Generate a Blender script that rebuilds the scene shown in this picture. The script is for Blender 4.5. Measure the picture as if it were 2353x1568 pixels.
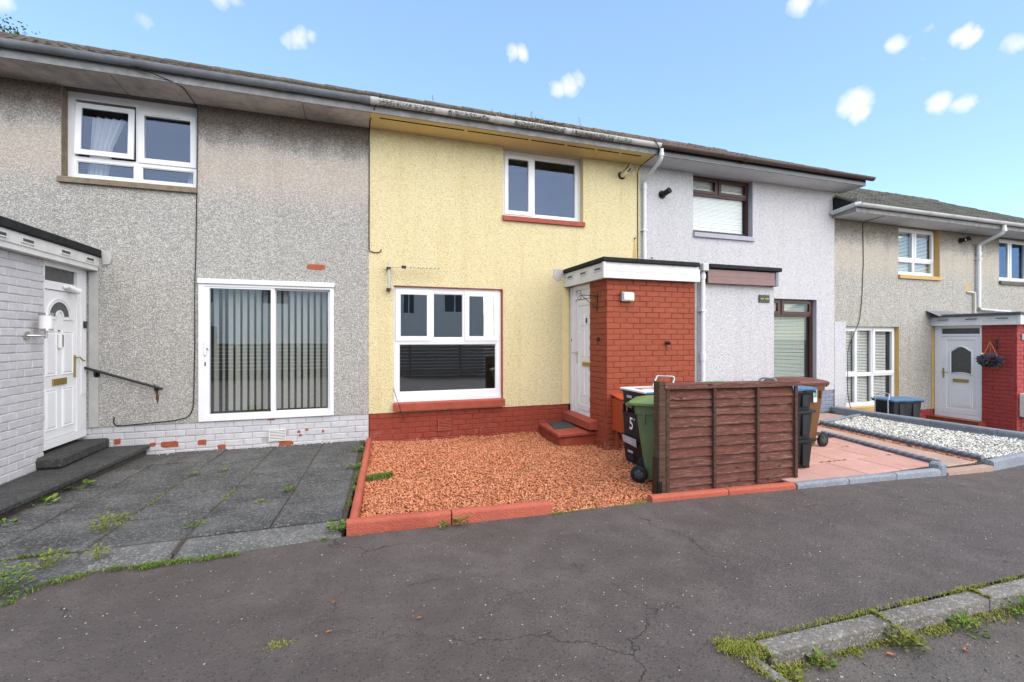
import bpy, math, random
import numpy as np
from mathutils import Matrix, Vector
R = math.radians
rnd = random.Random(7)
for o in list(bpy.data.objects): bpy.data.objects.remove(o)
sc = bpy.context.scene
COL = sc.collection

# ------------------------------------------------------------------ camera
TH = R(18.6)
cam_d = bpy.data.cameras.new('camera'); cam = bpy.data.objects.new('camera', cam_d); COL.objects.link(cam)
cam.location = (0, -7.5, 1.58); cam.rotation_euler = (R(90), 0, -TH)
cam_d.sensor_width = 36; cam_d.lens = 36*1060/2353; cam_d.shift_y = -8/2353
cam_d.clip_start = .05; cam_d.clip_end = 2000
sc.camera = cam

# ------------------------------------------------------------------ sky, sun, exposure
SUN_EL, SUN_AZ = 44, 163           # azimuth clockwise from +Y: the sun stands behind the camera
world = bpy.data.worlds.new('World'); sc.world = world; world.use_nodes = True
wn = world.node_tree; wn.nodes.clear()
def wnode(t, **k):
    n = wn.nodes.new(t)
    for a, b in k.items(): setattr(n, a, b)
    return n
w_out = wnode('ShaderNodeOutputWorld'); w_bg = wnode('ShaderNodeBackground')
w_sky = wnode('ShaderNodeTexSky', sky_type='NISHITA', sun_disc=False, sun_elevation=R(SUN_EL), sun_rotation=R(SUN_AZ),
              altitude=50, air_density=1.0, dust_density=.3, ozone_density=2.5)
w_bg.inputs[1].default_value = .10
wn.links.new(w_bg.outputs[0], w_out.inputs[0])
# small fair-weather clouds: soft noise-edged puffs at fixed directions of the sky
w_tc = wnode('ShaderNodeTexCoord')
w_no = wnode('ShaderNodeTexNoise'); w_no.inputs['Scale'].default_value = 17; w_no.inputs['Detail'].default_value = 7; w_no.inputs['Roughness'].default_value = .62
w_sub = wnode('ShaderNodeVectorMath', operation='SUBTRACT'); w_sub.inputs[1].default_value = (.5, .5, .5)
w_mad = wnode('ShaderNodeVectorMath', operation='MULTIPLY_ADD'); w_mad.inputs[1].default_value = (.034, .034, .026)
wn.links.new(w_tc.outputs['Generated'], w_no.inputs['Vector']); wn.links.new(w_no.outputs['Color'], w_sub.inputs[0])
wn.links.new(w_sub.outputs[0], w_mad.inputs[0]); wn.links.new(w_tc.outputs['Generated'], w_mad.inputs[2])
def skydir(u, v):
    a = (u-1176.5)/1060; b = (776-v)/1060
    return Vector((math.sin(TH)+a*math.cos(TH), math.cos(TH)-a*math.sin(TH), b)).normalized()
CLOUDS = [(662, 93, 20, .75), (690, 88, 26, .9), (712, 84, 18, .8), (1178, 126, 20, .8), (1200, 128, 20, .85), (1278, 206, 22, .85), (1305, 198, 26, .95),
          (1328, 182, 20, .8), (1838, 10, 30, .85), (2064, 96, 24, .9), (2212, 84, 22, .95), (2234, 90, 22, .95),
          (2330, 98, 24, .8), (2142, 58, 14, .5), (2118, 140, 18, .45), (1950, 244, 28, 1), (1972, 232, 30, 1), (1972, 258, 26, 1), (2160, 240, 26, .95),
          (2210, 244, 24, .95), (2280, 240, 18, .35), (328, 50, 22, .5), (505, 2, 26, .6), (545, 4, 24, .6), (0, 4, 26, .7), (1900, 8, 24, .4)]
prev = None
for (u, v, rad, st) in CLOUDS:
    dn = wnode('ShaderNodeVectorMath', operation='DISTANCE'); dv = skydir(u, v); dn.inputs[1].default_value = dv
    wn.links.new(w_mad.outputs[0], dn.inputs[0])
    z = 1060*math.sqrt(1+((u-1176.5)/1060)**2+((776-v)/1060)**2)
    mr = wnode('ShaderNodeMapRange', interpolation_type='SMOOTHERSTEP')
    mr.inputs[1].default_value = rad*.0/z; mr.inputs[2].default_value = rad*1.75/z
    mr.inputs[3].default_value = st; mr.inputs[4].default_value = 0
    wn.links.new(dn.outputs['Value'], mr.inputs[0])
    if prev is None: prev = mr.outputs[0]
    else:
        mx = wnode('ShaderNodeMath', operation='MAXIMUM'); wn.links.new(prev, mx.inputs[0]); wn.links.new(mr.outputs[0], mx.inputs[1]); prev = mx.outputs[0]
w_mix = wnode('ShaderNodeMix', data_type='RGBA'); w_mix.inputs['B'].default_value = (3.0, 3.02, 3.1, 1)
w_veil = wnode('ShaderNodeMix', data_type='RGBA'); w_veil.inputs['Factor'].default_value = .40; w_veil.inputs['B'].default_value = (1.15, 1.9, 2.6, 1)   # thin high cloud
wn.links.new(w_sky.outputs[0], w_veil.inputs['A'])
w_n2 = wnode('ShaderNodeTexNoise'); w_n2.inputs['Scale'].default_value = 38; w_n2.inputs['Detail'].default_value = 4; wn.links.new(w_tc.outputs['Generated'], w_n2.inputs['Vector'])
w_m1 = wnode('ShaderNodeMath', operation='MULTIPLY_ADD', use_clamp=True); wn.links.new(prev, w_m1.inputs[0]); w_m1.inputs[1].default_value = 1.45
w_m2 = wnode('ShaderNodeMath', operation='MULTIPLY_ADD'); wn.links.new(w_n2.outputs['Fac'], w_m2.inputs[0]); w_m2.inputs[1].default_value = 1.1; w_m2.inputs[2].default_value = -1.0
wn.links.new(w_m2.outputs[0], w_m1.inputs[2]); wn.links.new(w_m1.outputs[0], w_mix.inputs['Factor']); wn.links.new(w_veil.outputs['Result'], w_mix.inputs['A']); wn.links.new(w_mix.outputs['Result'], w_bg.inputs[0])

sun_d = bpy.data.lights.new('sun', 'SUN'); sun = bpy.data.objects.new('sun', sun_d); COL.objects.link(sun)
sun_d.energy = 1.5; sun_d.angle = R(100); sun_d.color = (1, .87, .69)
sd = Vector((math.sin(R(SUN_AZ))*math.cos(R(SUN_EL)), math.cos(R(SUN_AZ))*math.cos(R(SUN_EL)), math.sin(R(SUN_EL))))
sun.rotation_euler = (-sd).to_track_quat('-Z', 'Y').to_euler(); sun.location = sd*30
sc.view_settings.view_transform = 'Standard'; sc.view_settings.look = 'None'
sc.view_settings.exposure = 1.88; sc.view_settings.gamma = 1; sc.view_settings.use_curve_mapping = False
sc.render.engine = 'CYCLES'
cy = sc.cycles; cy.max_bounces = 5; cy.diffuse_bounces = 2; cy.glossy_bounces = 3; cy.transmission_bounces = 2; cy.transparent_max_bounces = 12; cy.sample_clamp_indirect = 4

# ------------------------------------------------------------------ materials
MATS = {}
class N:
    """tiny node-graph helper"""
    def __init__(s, name):
        s.m = bpy.data.materials.new(name); s.m.use_nodes = True; s.t = s.m.node_tree
        s.b = s.t.nodes['Principled BSDF']; s.out = s.t.nodes['Material Output']; MATS[name] = s.m
        g = s.t.nodes.new('ShaderNodeNewGeometry'); s.geo = g; s.pos = g.outputs['Position']
    def n(s, t, **k):
        x = s.t.nodes.new(t)
        for a, b in k.items(): setattr(x, a, b)
        return x
    def l(s, a, b): s.t.links.new(a, b)
    def sca(s, v):
        m = s.n('ShaderNodeVectorMath', operation='MULTIPLY'); s.l(s.pos, m.inputs[0]); m.inputs[1].default_value = v; return m.outputs[0]
    def noise(s, scale, detail=3, rough=.55, vec=None, color=False):
        x = s.n('ShaderNodeTexNoise'); x.inputs['Scale'].default_value = scale; x.inputs['Detail'].default_value = detail; x.inputs['Roughness'].default_value = rough
        s.l(vec if vec is not None else s.pos, x.inputs['Vector']); return x.outputs['Color' if color else 'Fac']
    def vor(s, scale, feature='F1', vec=None, rand=1.0):
        x = s.n('ShaderNodeTexVoronoi', feature=feature); x.inputs['Scale'].default_value = scale; x.inputs['Randomness'].default_value = rand
        s.l(vec if vec is not None else s.pos, x.inputs['Vector']); return x
    def ramp(s, fac, stops):
        x = s.n('ShaderNodeValToRGB'); e = x.color_ramp.elements
        while len(e) < len(stops): e.new(.5)
        for i, (p, c) in enumerate(stops):
            e[i].position = p; e[i].color = (c, c, c, 1) if isinstance(c, (int, float)) else (*c, 1)
        s.l(fac, x.inputs[0]); return x.outputs[0]
    def mix(s, fac, a, b, mode='MIX'):
        x = s.n('ShaderNodeMix', data_type='RGBA', blend_type=mode)
        for sock, v in (('Factor', fac), ('A', a), ('B', b)):
            if isinstance(v, (int, float)): x.inputs[sock].default_value = v if sock == 'Factor' else (v, v, v, 1)
            elif isinstance(v, tuple): x.inputs[sock].default_value = (*v, 1)
            else: s.l(v, x.inputs[sock])
        return x.outputs['Result']
    def math(s, op, a, b=None, clamp=False):
        x = s.n('ShaderNodeMath', operation=op, use_clamp=clamp)
        for i, v in enumerate((a, b)):
            if v is None: continue
            if isinstance(v, (int, float)): x.inputs[i].default_value = v
            else: s.l(v, x.inputs[i])
        return x.outputs[0]
    def bump(s, h, strength=.5, dist=.01):
        x = s.n('ShaderNodeBump'); x.inputs['Strength'].default_value = strength; x.inputs['Distance'].default_value = dist
        s.l(h, x.inputs['Height']); s.l(x.outputs[0], s.b.inputs['Normal'])
    def sep(s):
        x = s.n('ShaderNodeSeparateXYZ'); s.l(s.pos, x.inputs[0]); return x.outputs
    def fin(s, col, rough=.8, spec=.3, metal=0.0):
        if isinstance(col, tuple): s.b.inputs['Base Color'].default_value = (*col, 1)
        else: s.l(col, s.b.inputs['Base Color'])
        if isinstance(rough, (int, float)): s.b.inputs['Roughness'].default_value = rough
        else: s.l(rough, s.b.inputs['Roughness'])
        s.b.inputs['Specular IOR Level'].default_value = spec; s.b.inputs['Metallic'].default_value = metal
        return s.m

def M(n): return MATS[n]

def plain(name, col, rough=.5, spec=.4, metal=0.0, var=.12, scale=6, bump=0.0):
    """paint / plastic / metal with slight dirt mottling"""
    g = N(name); f = g.noise(scale, 5, .65); f2 = g.noise(scale*9, 3)
    c = g.mix(g.ramp(f, [(.32, 1.0), (.7, 0.0)]), tuple(x*(1+var*.3) for x in col), tuple(x*(1-var) for x in col))
    c = g.mix(g.ramp(f2, [(.55, 0.0), (.8, var)]), c, tuple(x*.6 for x in col))
    if bump: g.bump(g.noise(90, 3), bump, .004)
    return g.fin(c, rough, spec, metal)

def render_wall(name, light, dark, mid, contrast, cell=42, stain=None, warm=None, crev=0.0, bump=.9, zoff=0.0, streak=None):
    """pebble-dash: pale chips, dark crevices, weather stains"""
    g = N(name)
    v = g.vor(cell)
    r = g.n('ShaderNodeSeparateColor'); g.l(v.outputs['Color'], r.inputs[0])
    c = g.mix(g.ramp(r.outputs[0], [(0, 0.0), (.38, .25*contrast), (.75, .65), (1, 1.0)]), dark, light)
    c = g.mix(g.math('MULTIPLY', g.ramp(v.outputs['Distance'], [(.42, 0.0), (.85, 1.0)]), .55*contrast), c, tuple(x*.35 for x in dark))
    big = g.noise(.55, 5, .6)
    c = g.mix(g.ramp(big, [(.3, .55), (.72, 0.0)]), c, mid, 'MULTIPLY')
    fine = g.noise(16, 4, .7)
    c = g.mix(g.math('MULTIPLY', g.ramp(fine, [(.35, 1.0), (.6, 0.0)]), .30*contrast), c, dark)
    if crev:
        sp = g.vor(26); rs = g.n('ShaderNodeSeparateColor'); g.l(sp.outputs['Color'], rs.inputs[0])
        m1 = g.ramp(rs.outputs[1], [(.62, 0.0), (.66, 1.0)]); m2 = g.ramp(sp.outputs['Distance'], [(.12, 1.0), (.26, 0.0)])
        c = g.mix(g.math('MULTIPLY', g.math('MULTIPLY', m1, m2), crev), c, tuple(x*.42 for x in dark))
        hs = g.ramp(g.noise(1.1, 4, .7), [(.52, 0.0), (.75, 1.0)])
        sp2 = g.vor(52); rs2 = g.n('ShaderNodeSeparateColor'); g.l(sp2.outputs['Color'], rs2.inputs[0])
        m3 = g.math('MULTIPLY', g.ramp(rs2.outputs[2], [(.55, 0.0), (.6, 1.0)]), g.ramp(sp2.outputs['Distance'], [(.2, 1.0), (.35, 0.0)]))
        c = g.mix(g.math('MULTIPLY', g.math('MULTIPLY', m3, hs), crev*.9), c, tuple(x*.5 for x in dark))
    x, y, z = g.sep()
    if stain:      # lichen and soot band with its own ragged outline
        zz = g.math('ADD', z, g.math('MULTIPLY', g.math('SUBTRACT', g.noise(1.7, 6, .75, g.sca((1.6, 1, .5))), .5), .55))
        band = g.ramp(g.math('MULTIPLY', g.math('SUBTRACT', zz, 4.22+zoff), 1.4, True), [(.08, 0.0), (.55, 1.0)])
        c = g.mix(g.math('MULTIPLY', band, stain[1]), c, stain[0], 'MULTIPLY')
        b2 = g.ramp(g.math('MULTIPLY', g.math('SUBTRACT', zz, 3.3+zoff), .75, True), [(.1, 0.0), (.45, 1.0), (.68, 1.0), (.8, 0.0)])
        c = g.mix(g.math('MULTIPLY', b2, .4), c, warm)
    if streak:
        st = g.noise(5, 5, .7, g.sca((1, 1, .08)))
        c = g.mix(g.math('MULTIPLY', g.ramp(st, [(.5, 0.0), (.75, 1.0)]), streak[1]), c, streak[0], 'MULTIPLY')
    h = g.math('MULTIPLY', v.outputs['Distance'], -1.4)
    g.bump(h, bump, .008)
    return g.fin(c, .92, .15)

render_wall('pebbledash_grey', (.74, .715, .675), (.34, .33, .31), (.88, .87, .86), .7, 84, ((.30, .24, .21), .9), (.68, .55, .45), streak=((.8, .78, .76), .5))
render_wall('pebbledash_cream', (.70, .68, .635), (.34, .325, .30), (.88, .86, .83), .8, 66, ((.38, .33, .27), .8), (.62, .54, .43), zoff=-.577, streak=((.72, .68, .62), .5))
render_wall('render_yellow', (.80, .71, .455), (.70, .60, .355), (.91, .89, .82), .4, 66, crev=.9, bump=.7, streak=((.84, .78, .64), .55))
render_wall('render_white', (.66, .65, .67), (.52, .51, .53), (.95, .95, .96), .5, 60, crev=.8, bump=.6, streak=((.82, .81, .80), .55))

def brick_paint(name, col, dark, chip=None, bump=.5):
    g = N(name)
    oi = g.n('ShaderNodeObjectInfo')
    f = g.noise(14, 5, .65); big = g.noise(1.3, 4)
    c = g.mix(g.ramp(f, [(.35, .6), (.65, 0.0)]), col, dark)
    c = g.mix(g.math('MULTIPLY', g.math('SUBTRACT', oi.outputs['Random'], .25), .55, True), c, tuple(x*.72 for x in col))
    c = g.mix(g.ramp(big, [(.4, .35), (.65, 0.0)]), c, tuple(x*.8 for x in col))
    if chip:
        k = g.noise(22, 6, .7); c = g.mix(g.ramp(k, [(.665, 0.0), (.70, .7)]), c, chip)
        zz = g.sep()[2]; k2 = g.noise(6, 6, .75)
        low = g.math('MULTIPLY', g.ramp(g.math('MULTIPLY', g.math('ADD', zz, .15), 2.2, True), [(0, 1.0), (.75, 0.0)]), g.ramp(k2, [(.55, 0.0), (.68, .65)]))
        c = g.mix(low, c, (.50, .30, .27))
    g.bump(g.math('ADD', g.noise(60, 4, .7), g.math('MULTIPLY', g.noise(12, 3), 1.5)), bump, .006)
    return g.fin(c, .62, .3)
brick_paint('brick_red', (.335, .074, .035), (.26, .053, .026), (.17, .038, .024))
brick_paint('brick_red_plinth', (.30, .055, .032), (.225, .04, .025), (.42, .19, .15), .9)
brick_paint('brick_crimson', (.36, .055, .05), (.28, .042, .04))
brick_paint('brick_grey', (.60, .59, .615), (.47, .46, .48), (.30, .29, .29), .6)
brick_paint('brick_blue', (.25, .28, .36), (.17, .19, .25))
brick_paint('brick_bare', (.42, .10, .05), (.25, .06, .035), (.55, .35, .28), .9)
plain('mortar_grey', (.48, .47, .48), .95, .1, var=.3, scale=20, bump=.5)
plain('mortar_red', (.29, .062, .035), .9, .1, var=.3, scale=20, bump=.5)
plain('mortar_crimson', (.31, .05, .045), .9, .1, var=.3, scale=20)
plain('mortar_blue', (.17, .19, .25), .9, .1, var=.3, scale=20)
plain('upvc', (.80, .80, .82), .28, .5, var=.05, scale=3)
plain('upvc_panel', (.79, .79, .80), .32, .5, var=.05, scale=3)
plain('wheel_hub', (.075, .075, .08), .4, .4)
plain('fascia_white', (.70, .695, .68), .4, .4, var=.16, scale=5)
plain('frame_brown', (.055, .02, .017), .4, .4)
plain('fascia_mauve', (.22, .12, .115), .4, .45, var=.15)
plain('paint_red', (.37, .078, .048), .6, .3, var=.22, scale=9, bump=.3)
plain('paint_ochre', (.55, .36, .14), .7, .25, var=.1)
plain('paint_lilac', (.40, .40, .46), .7, .25, var=.1)
plain('plaster_grey', (.46, .45, .44), .85, .2, var=.18, scale=4, bump=.3)
plain('plaster_yellow', (.80, .64, .34), .85, .2, var=.1)
plain('sill_stone', (.26, .21, .155), .9, .2, var=.35, scale=12, bump=.6)
plain('sill_dark', (.14, .135, .12), .9, .2, var=.35, scale=12, bump=.6)
plain('felt_black', (.028, .029, .032), .85, .2, var=.5, scale=14, bump=.6)
plain('felt_slate', (.10, .11, .13), .8, .25, var=.4, scale=10, bump=.4)
plain('gutter_grey', (.20, .215, .245), .4, .4, var=.3, scale=4)
plain('gutter_white', (.56, .57, .57), .4, .4, var=.2, scale=4)
plain('gutter_brown', (.085, .052, .046), .35, .5, var=.25, scale=4)
plain('fascia_stone', (.30, .30, .30), .8, .2, var=.35, scale=7)
plain('fascia_black', (.035, .034, .037), .25, .5, var=.3, scale=4)
plain('pipe_white', (.72, .73, .75), .4, .4, var=.1)
plain('cable_black', (.012, .012, .012), .6, .3)
plain('metal_black', (.014, .014, .015), .35, .5)
plain('metal_grey', (.45, .45, .46), .3, .5, .6)
plain('steel', (.55, .54, .52), .25, .5, .9)
plain('brass', (.40, .29, .07), .35, .5, .7)
plain('chrome', (.62, .60, .56), .2, .5, .9)
plain('rust', (.14, .07, .04), .9, .2, var=.4, scale=20)
plain('dark_gap', (.012, .011, .01), .9, .1)
plain('plastic_black', (.014, .0145, .017), .5, .3, var=.25, scale=5)
plain('plastic_charcoal', (.022, .023, .029), .5, .3, var=.25, scale=5)
plain('plastic_green', (.115, .165, .075), .5, .35, var=.14, scale=4)
plain('plastic_green_lid', (.18, .265, .095), .45, .4, var=.14, scale=4)
plain('plastic_green_far', (.12, .36, .09), .45, .4, var=.14, scale=4)
plain('plastic_brown', (.145, .064, .022), .5, .35, var=.14, scale=4)
plain('plastic_brown_lid', (.135, .042, .028), .45, .4, var=.16, scale=4)
plain('plastic_blue', (.075, .18, .34), .45, .4, var=.15, scale=5)
plain('lid_white', (.76, .77, .79), .45, .4, var=.1)
plain('paint_white', (.82, .82, .80), .6, .3, var=.05)
plain('label_grey', (.48, .48, .50), .5, .4)
plain('sticker_green', (.06, .34, .27), .5, .4)
plain('meter_orange', (.42, .072, .022), .5, .35, var=.12, scale=5)
plain('meter_cream', (.66, .63, .56), .5, .35, var=.1, scale=5)
plain('rubber_mat', (.085, .088, .092), .95, .1, var=.4, scale=60, bump=1)
plain('blind_fabric', (.88, .88, .80), .85, .2, var=.05)
plain('blind_white', (.84, .85, .84), .5, .3, var=.04)
plain('blind_sage', (.46, .51, .47), .5, .3, var=.04)
plain('curtain', (.66, .66, .68), .9, .1, var=.06)
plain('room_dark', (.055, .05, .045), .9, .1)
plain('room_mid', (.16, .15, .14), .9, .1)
plain('terracotta', (.25, .060, .026), .35, .45, var=.2, scale=7)
plain('lamp_glass', (.80, .78, .78), .35, .5, var=.06)
plain('slate_plaque', (.30, .30, .32), .5, .4)
plain('opposite_render', (.86, .80, .70), .9, .1, var=.1)
plain('leaf_dead', (.42, .17, .08), .8, .2, var=.3, scale=30)
plain('bark', (.09, .07, .05), .95, .1, var=.4, scale=20, bump=.6)
plain('basket_flower', (.72, .70, .55), .7, .2)

def soffit(name, col, stain, amt):
    g = N(name); a = g.noise(1.6, 6, .65); b = g.noise(7, 5, .7)
    c = g.mix(g.math('MULTIPLY', g.ramp(a, [(.45, 0.0), (.72, 1.0)]), amt), col, stain)
    c = g.mix(g.math('MULTIPLY', g.ramp(b, [(.55, 0.0), (.75, 1.0)]), amt*.5), c, stain)
    g.bump(b, .15, .004); return g.fin(c, .85, .2)
soffit('soffit_grey', (.58, .55, .51), (.19, .18, .165), .9)
soffit('soffit_yellow', (.78, .60, .27), (.55, .38, .16), .35)
soffit('soffit_white', (.62, .62, .64), (.42, .41, .41), .4)

def glass(name, refl, tint, tint2=(.9, .92, .97)):
    g = N(name); g.t.nodes.remove(g.b)
    lw = g.n('ShaderNodeLayerWeight'); lw.inputs[0].default_value = .5
    fac = g.math('ADD', g.math('MULTIPLY', g.math('POWER', lw.outputs['Facing'], 4.0), .8), refl, True)
    tr = g.n('ShaderNodeBsdfTransparent'); tr.inputs[0].default_value = (*tint, 1)
    gl = g.n('ShaderNodeBsdfGlossy'); gl.inputs['Roughness'].default_value = .004; gl.inputs['Color'].default_value = (*tint2, 1)
    b = g.n('ShaderNodeBump'); b.inputs['Strength'].default_value = .02; b.inputs['Distance'].default_value = .02
    g.l(g.noise(1.7, 2), b.inputs['Height']); g.l(b.outputs[0], gl.inputs['Normal'])
    mx = g.n('ShaderNodeMixShader'); g.l(fac, mx.inputs[0]); g.l(tr.outputs[0], mx.inputs[1]); g.l(gl.outputs[0], mx.inputs[2]); g.l(mx.outputs[0], g.out.inputs[0])
glass('glass', .25, (.90, .91, .90)); glass('glass_upper', .045, (.90, .91, .92), (.52, .68, 1.0)); glass('glass_clear', .04, (.94, .95, .94))
g = N('glass_obscure'); g.bump(g.vor(60).outputs['Distance'], .6, .006); g.fin(g.mix(g.noise(20, 4), (.035, .04, .04), (.085, .09, .09)), .15, .6)

def roof_mat(name, c1, c2, moss):
    g = N(name); oi = g.n('ShaderNodeObjectInfo'); f = g.noise(16, 6, .75); b = g.noise(3, 5, .7)
    c = g.mix(g.ramp(f, [(.35, 0.0), (.65, 1.0)]), c1, c2)
    c = g.mix(g.math('MULTIPLY', oi.outputs['Random'], .45), c, tuple(x*.5 for x in c1))
    c = g.mix(g.ramp(b, [(.5, 0.0), (.68, .8)]), c, moss)
    g.bump(g.noise(70, 5, .75), .9, .012); g.fin(c, .95, .15)
roof_mat('tile_brown', (.07, .06, .05), (.18, .15, .12), (.06, .056, .042))
roof_mat('tile_grey', (.075, .072, .062), (.155, .15, .13), (.07, .075, .05))
roof_mat('tile_rust', (.105, .075, .06), (.22, .165, .135), (.08, .07, .06))

def asphalt(name, a, b, red, speck, cracks, wet=.62):
    g = N(name)
    big = g.noise(.5, 5, .6); mid = g.noise(4, 5, .65); fine = g.noise(140, 3, .7)
    c = g.mix(g.ramp(big, [(.35, 0.0), (.68, 1.0)]), a, b)
    c = g.mix(g.math('MULTIPLY', g.ramp(g.noise(.33, 3), [(.5, 0.0), (.72, 1.0)]), .6), c, red)
    c = g.mix(g.math('MULTIPLY', g.ramp(g.noise(1.3, 6, .75), [(.52, 0.0), (.62, 1.0)]), .38), c, tuple(x*.62 for x in a))
    c = g.mix(g.math('MULTIPLY', g.ramp(g.noise(.8, 6, .7, g.sca((1, 1.7, 1))), [(.56, 0.0), (.7, 1.0)]), .4), c, tuple(x*1.25 for x in b))
    c = g.mix(g.math('MULTIPLY', g.ramp(mid, [(.4, 1.0), (.62, 0.0)]), .5), c, tuple(x*.72 for x in a))
    c = g.mix(g.math('MULTIPLY', g.ramp(fine, [(.38, 1.0), (.55, 0.0)]), .35), c, tuple(x*.45 for x in a))
    v = g.vor(58); r = g.n('ShaderNodeSeparateColor'); g.l(v.outputs['Color'], r.inputs[0])
    c = g.mix(g.math('MULTIPLY', g.math('MULTIPLY', g.ramp(r.outputs[0], [(.6, 0.0), (.66, 1.0)]), g.ramp(v.outputs['Distance'], [(.24, 1.0), (.42, 0.0)])), .7), c, tuple(x*.35 for x in a))
    c = g.mix(g.math('MULTIPLY', g.math('MULTIPLY', g.ramp(r.outputs[1], [(.86, 0.0), (.9, 1.0)]), g.ramp(v.outputs['Distance'], [(.2, 1.0), (.32, 0.0)])), .5), c, (.26, .25, .25))
    v2 = g.vor(34); r2 = g.n('ShaderNodeSeparateColor'); g.l(v2.outputs['Color'], r2.inputs[0])
    c = g.mix(g.math('MULTIPLY', g.math('MULTIPLY', g.ramp(r2.outputs[0], [(1-speck, 0.0), (1-speck+.01, 1.0)]), g.ramp(v2.outputs['Distance'], [(.12, 1.0), (.2, 0.0)])), .85), c, (.62, .60, .57))
    h = g.math('ADD', g.math('MULTIPLY', v.outputs['Distance'], -.6), fine)
    if cracks:
        d = g.n('ShaderNodeVectorMath', operation='MULTIPLY_ADD'); d.inputs[1].default_value = (.55, .55, 0)
        g.l(g.noise(2.2, 5, .65, color=True), d.inputs[0]); g.l(g.pos, d.inputs[2])
        for sc_, wd, lo in ((.55, .0030, .45), (1.4, .0045, .57)):
            e = g.vor(sc_, 'DISTANCE_TO_EDGE', d.outputs[0])
            k = g.math('MULTIPLY', g.ramp(e.outputs['Distance'], [(wd*.35, 1.0), (wd, 0.0)]), g.ramp(g.noise(.9, 3), [(lo-.02, 0.0), (lo+.1, 1.0)]))
            c = g.mix(g.math('MULTIPLY', k, cracks), c, (.018, .016, .016))
            h = g.math('SUBTRACT', h, g.math('MULTIPLY', k, 1.2))
    g.bump(h, .8, .010)
    g.fin(c, g.ramp(mid, [(.3, wet), (.7, wet+.2)]), .3)
asphalt('asphalt', (.112, .092, .086), (.150, .126, .117), (.156, .112, .101), .03, .6)
asphalt('asphalt_road', (.125, .108, .098), (.18, .158, .142), (.20, .15, .12), .06, 0)

def concrete(name, a, b, blot, speck=.4, bump=.7):
    g = N(name); oi = g.n('ShaderNodeObjectInfo'); f = g.noise(2.4, 6, .7); m = g.noise(45, 4, .7); bl = g.noise(1.1, 5, .65)
    c = g.mix(g.ramp(f, [(.35, 0.0), (.68, 1.0)]), a, b)
    c = g.mix(g.math('MULTIPLY', oi.outputs['Random'], .35), c, tuple(x*.75 for x in a))
    c = g.mix(g.math('MULTIPLY', g.ramp(bl, [(.56, 0.0), (.7, 1.0)]), .7), c, blot)
    v = g.vor(75); r = g.n('ShaderNodeSeparateColor'); g.l(v.outputs['Color'], r.inputs[0])
    c = g.mix(g.math('MULTIPLY', g.ramp(r.outputs[0], [(.7, 0.0), (.95, 1.0)]), speck), c, tuple(min(.6, x*2.3) for x in b))
    c = g.mix(g.math('MULTIPLY', g.ramp(m, [(.35, 1.0), (.55, 0.0)]), speck), c, tuple(x*.42 for x in a))
    g.bump(g.math('ADD', m, g.math('MULTIPLY', v.outputs['Distance'], -.6)), bump, .008)
    return g.fin(c, .88, .25)
concrete('slab_grey', (.056, .056, .056), (.138, .137, .134), (.034, .034, .032))
concrete('slab_pale', (.105, .105, .102), (.20, .196, .188), (.30, .295, .28), .45)
concrete('slab_dark', (.045, .045, .046), (.078, .078, .077), (.028, .028, .027), .35)
concrete('slab_pink', (.50, .27, .225), (.62, .36, .31), (.46, .29, .25), .12, .3)
concrete('slab_buff', (.40, .27, .22), (.50, .35, .29), (.34, .24, .2), .15, .3)
concrete('kerb_concrete', (.17, .155, .14), (.28, .26, .235), (.11, .105, .095), .35, .9)
concrete('kerb_red', (.42, .10, .065), (.50, .135, .09), (.36, .085, .06), .10, .9)
concrete('kerb_blue', (.22, .24, .285), (.29, .315, .36), (.19, .195, .20), .25, .8)
concrete('rope_blue', (.18, .20, .24), (.26, .28, .32), (.13, .14, .165), .15, .4)
concrete('soil', (.055, .046, .036), (.085, .072, .055), (.035, .03, .024), .3)
concrete('gravel_bed', (.38, .135, .065), (.46, .18, .095), (.26, .09, .05), .2)
concrete('shale_bed', (.22, .21, .19), (.3, .29, .27), (.16, .15, .14), .2)
def island(name, cols, rough=.9, scale=50):
    g = N(name)
    c = g.ramp(g.geo.outputs['Random Per Island'], [(i/(len(cols)-1), k) for i, k in enumerate(cols)])
    f = g.noise(scale, 3); c = g.mix(g.ramp(f, [(.3, .35), (.65, 0.0)]), c, (.5, .5, .5), 'MULTIPLY')
    g.bump(f, .4, .004); g.fin(c, rough, .2)
island('stone_red', [(.24, .072, .034), (.56, .185, .085), (.68, .265, .13), (.61, .22, .10), (.72, .33, .19), (.64, .24, .115), (.78, .46, .32)])
island('stone_white', [(.20, .20, .19), (.70, .69, .64), (.80, .79, .74), (.42, .40, .36), (.78, .77, .70), (.86, .85, .82)])
island('stone_chip', [(.75, .73, .70), (.62, .60, .56), (.80, .79, .77), (.50, .42, .36)])
island('stone_grit', [(.16, .14, .125), (.26, .24, .22), (.12, .11, .10), (.36, .33, .30), (.55, .53, .50), (.22, .13, .10)])
island('foliage', [(.055, .10, .018), (.10, .18, .028), (.15, .25, .035), (.22, .24, .07), (.08, .14, .022)])
island('foliage_yellow', [(.12, .16, .025), (.19, .22, .04), (.27, .26, .06), (.10, .13, .025)])
island('foliage_tree', [(.035, .065, .014), (.07, .105, .02), (.11, .14, .025), (.05, .085, .016)])
island('moss', [(.13, .17, .02), (.21, .26, .03), (.30, .31, .045), (.32, .26, .10), (.10, .13, .02)])
island('moss_dark', [(.035, .04, .022), (.06, .065, .032), (.09, .09, .05), (.045, .05, .03)])
island('debris', [(.16, .11, .06), (.30, .22, .12), (.10, .085, .05), (.42, .33, .2)])
island('lavender', [(.05, .07, .055), (.10, .12, .12), (.075, .05, .14), (.14, .17, .15), (.11, .075, .20)])

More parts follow.
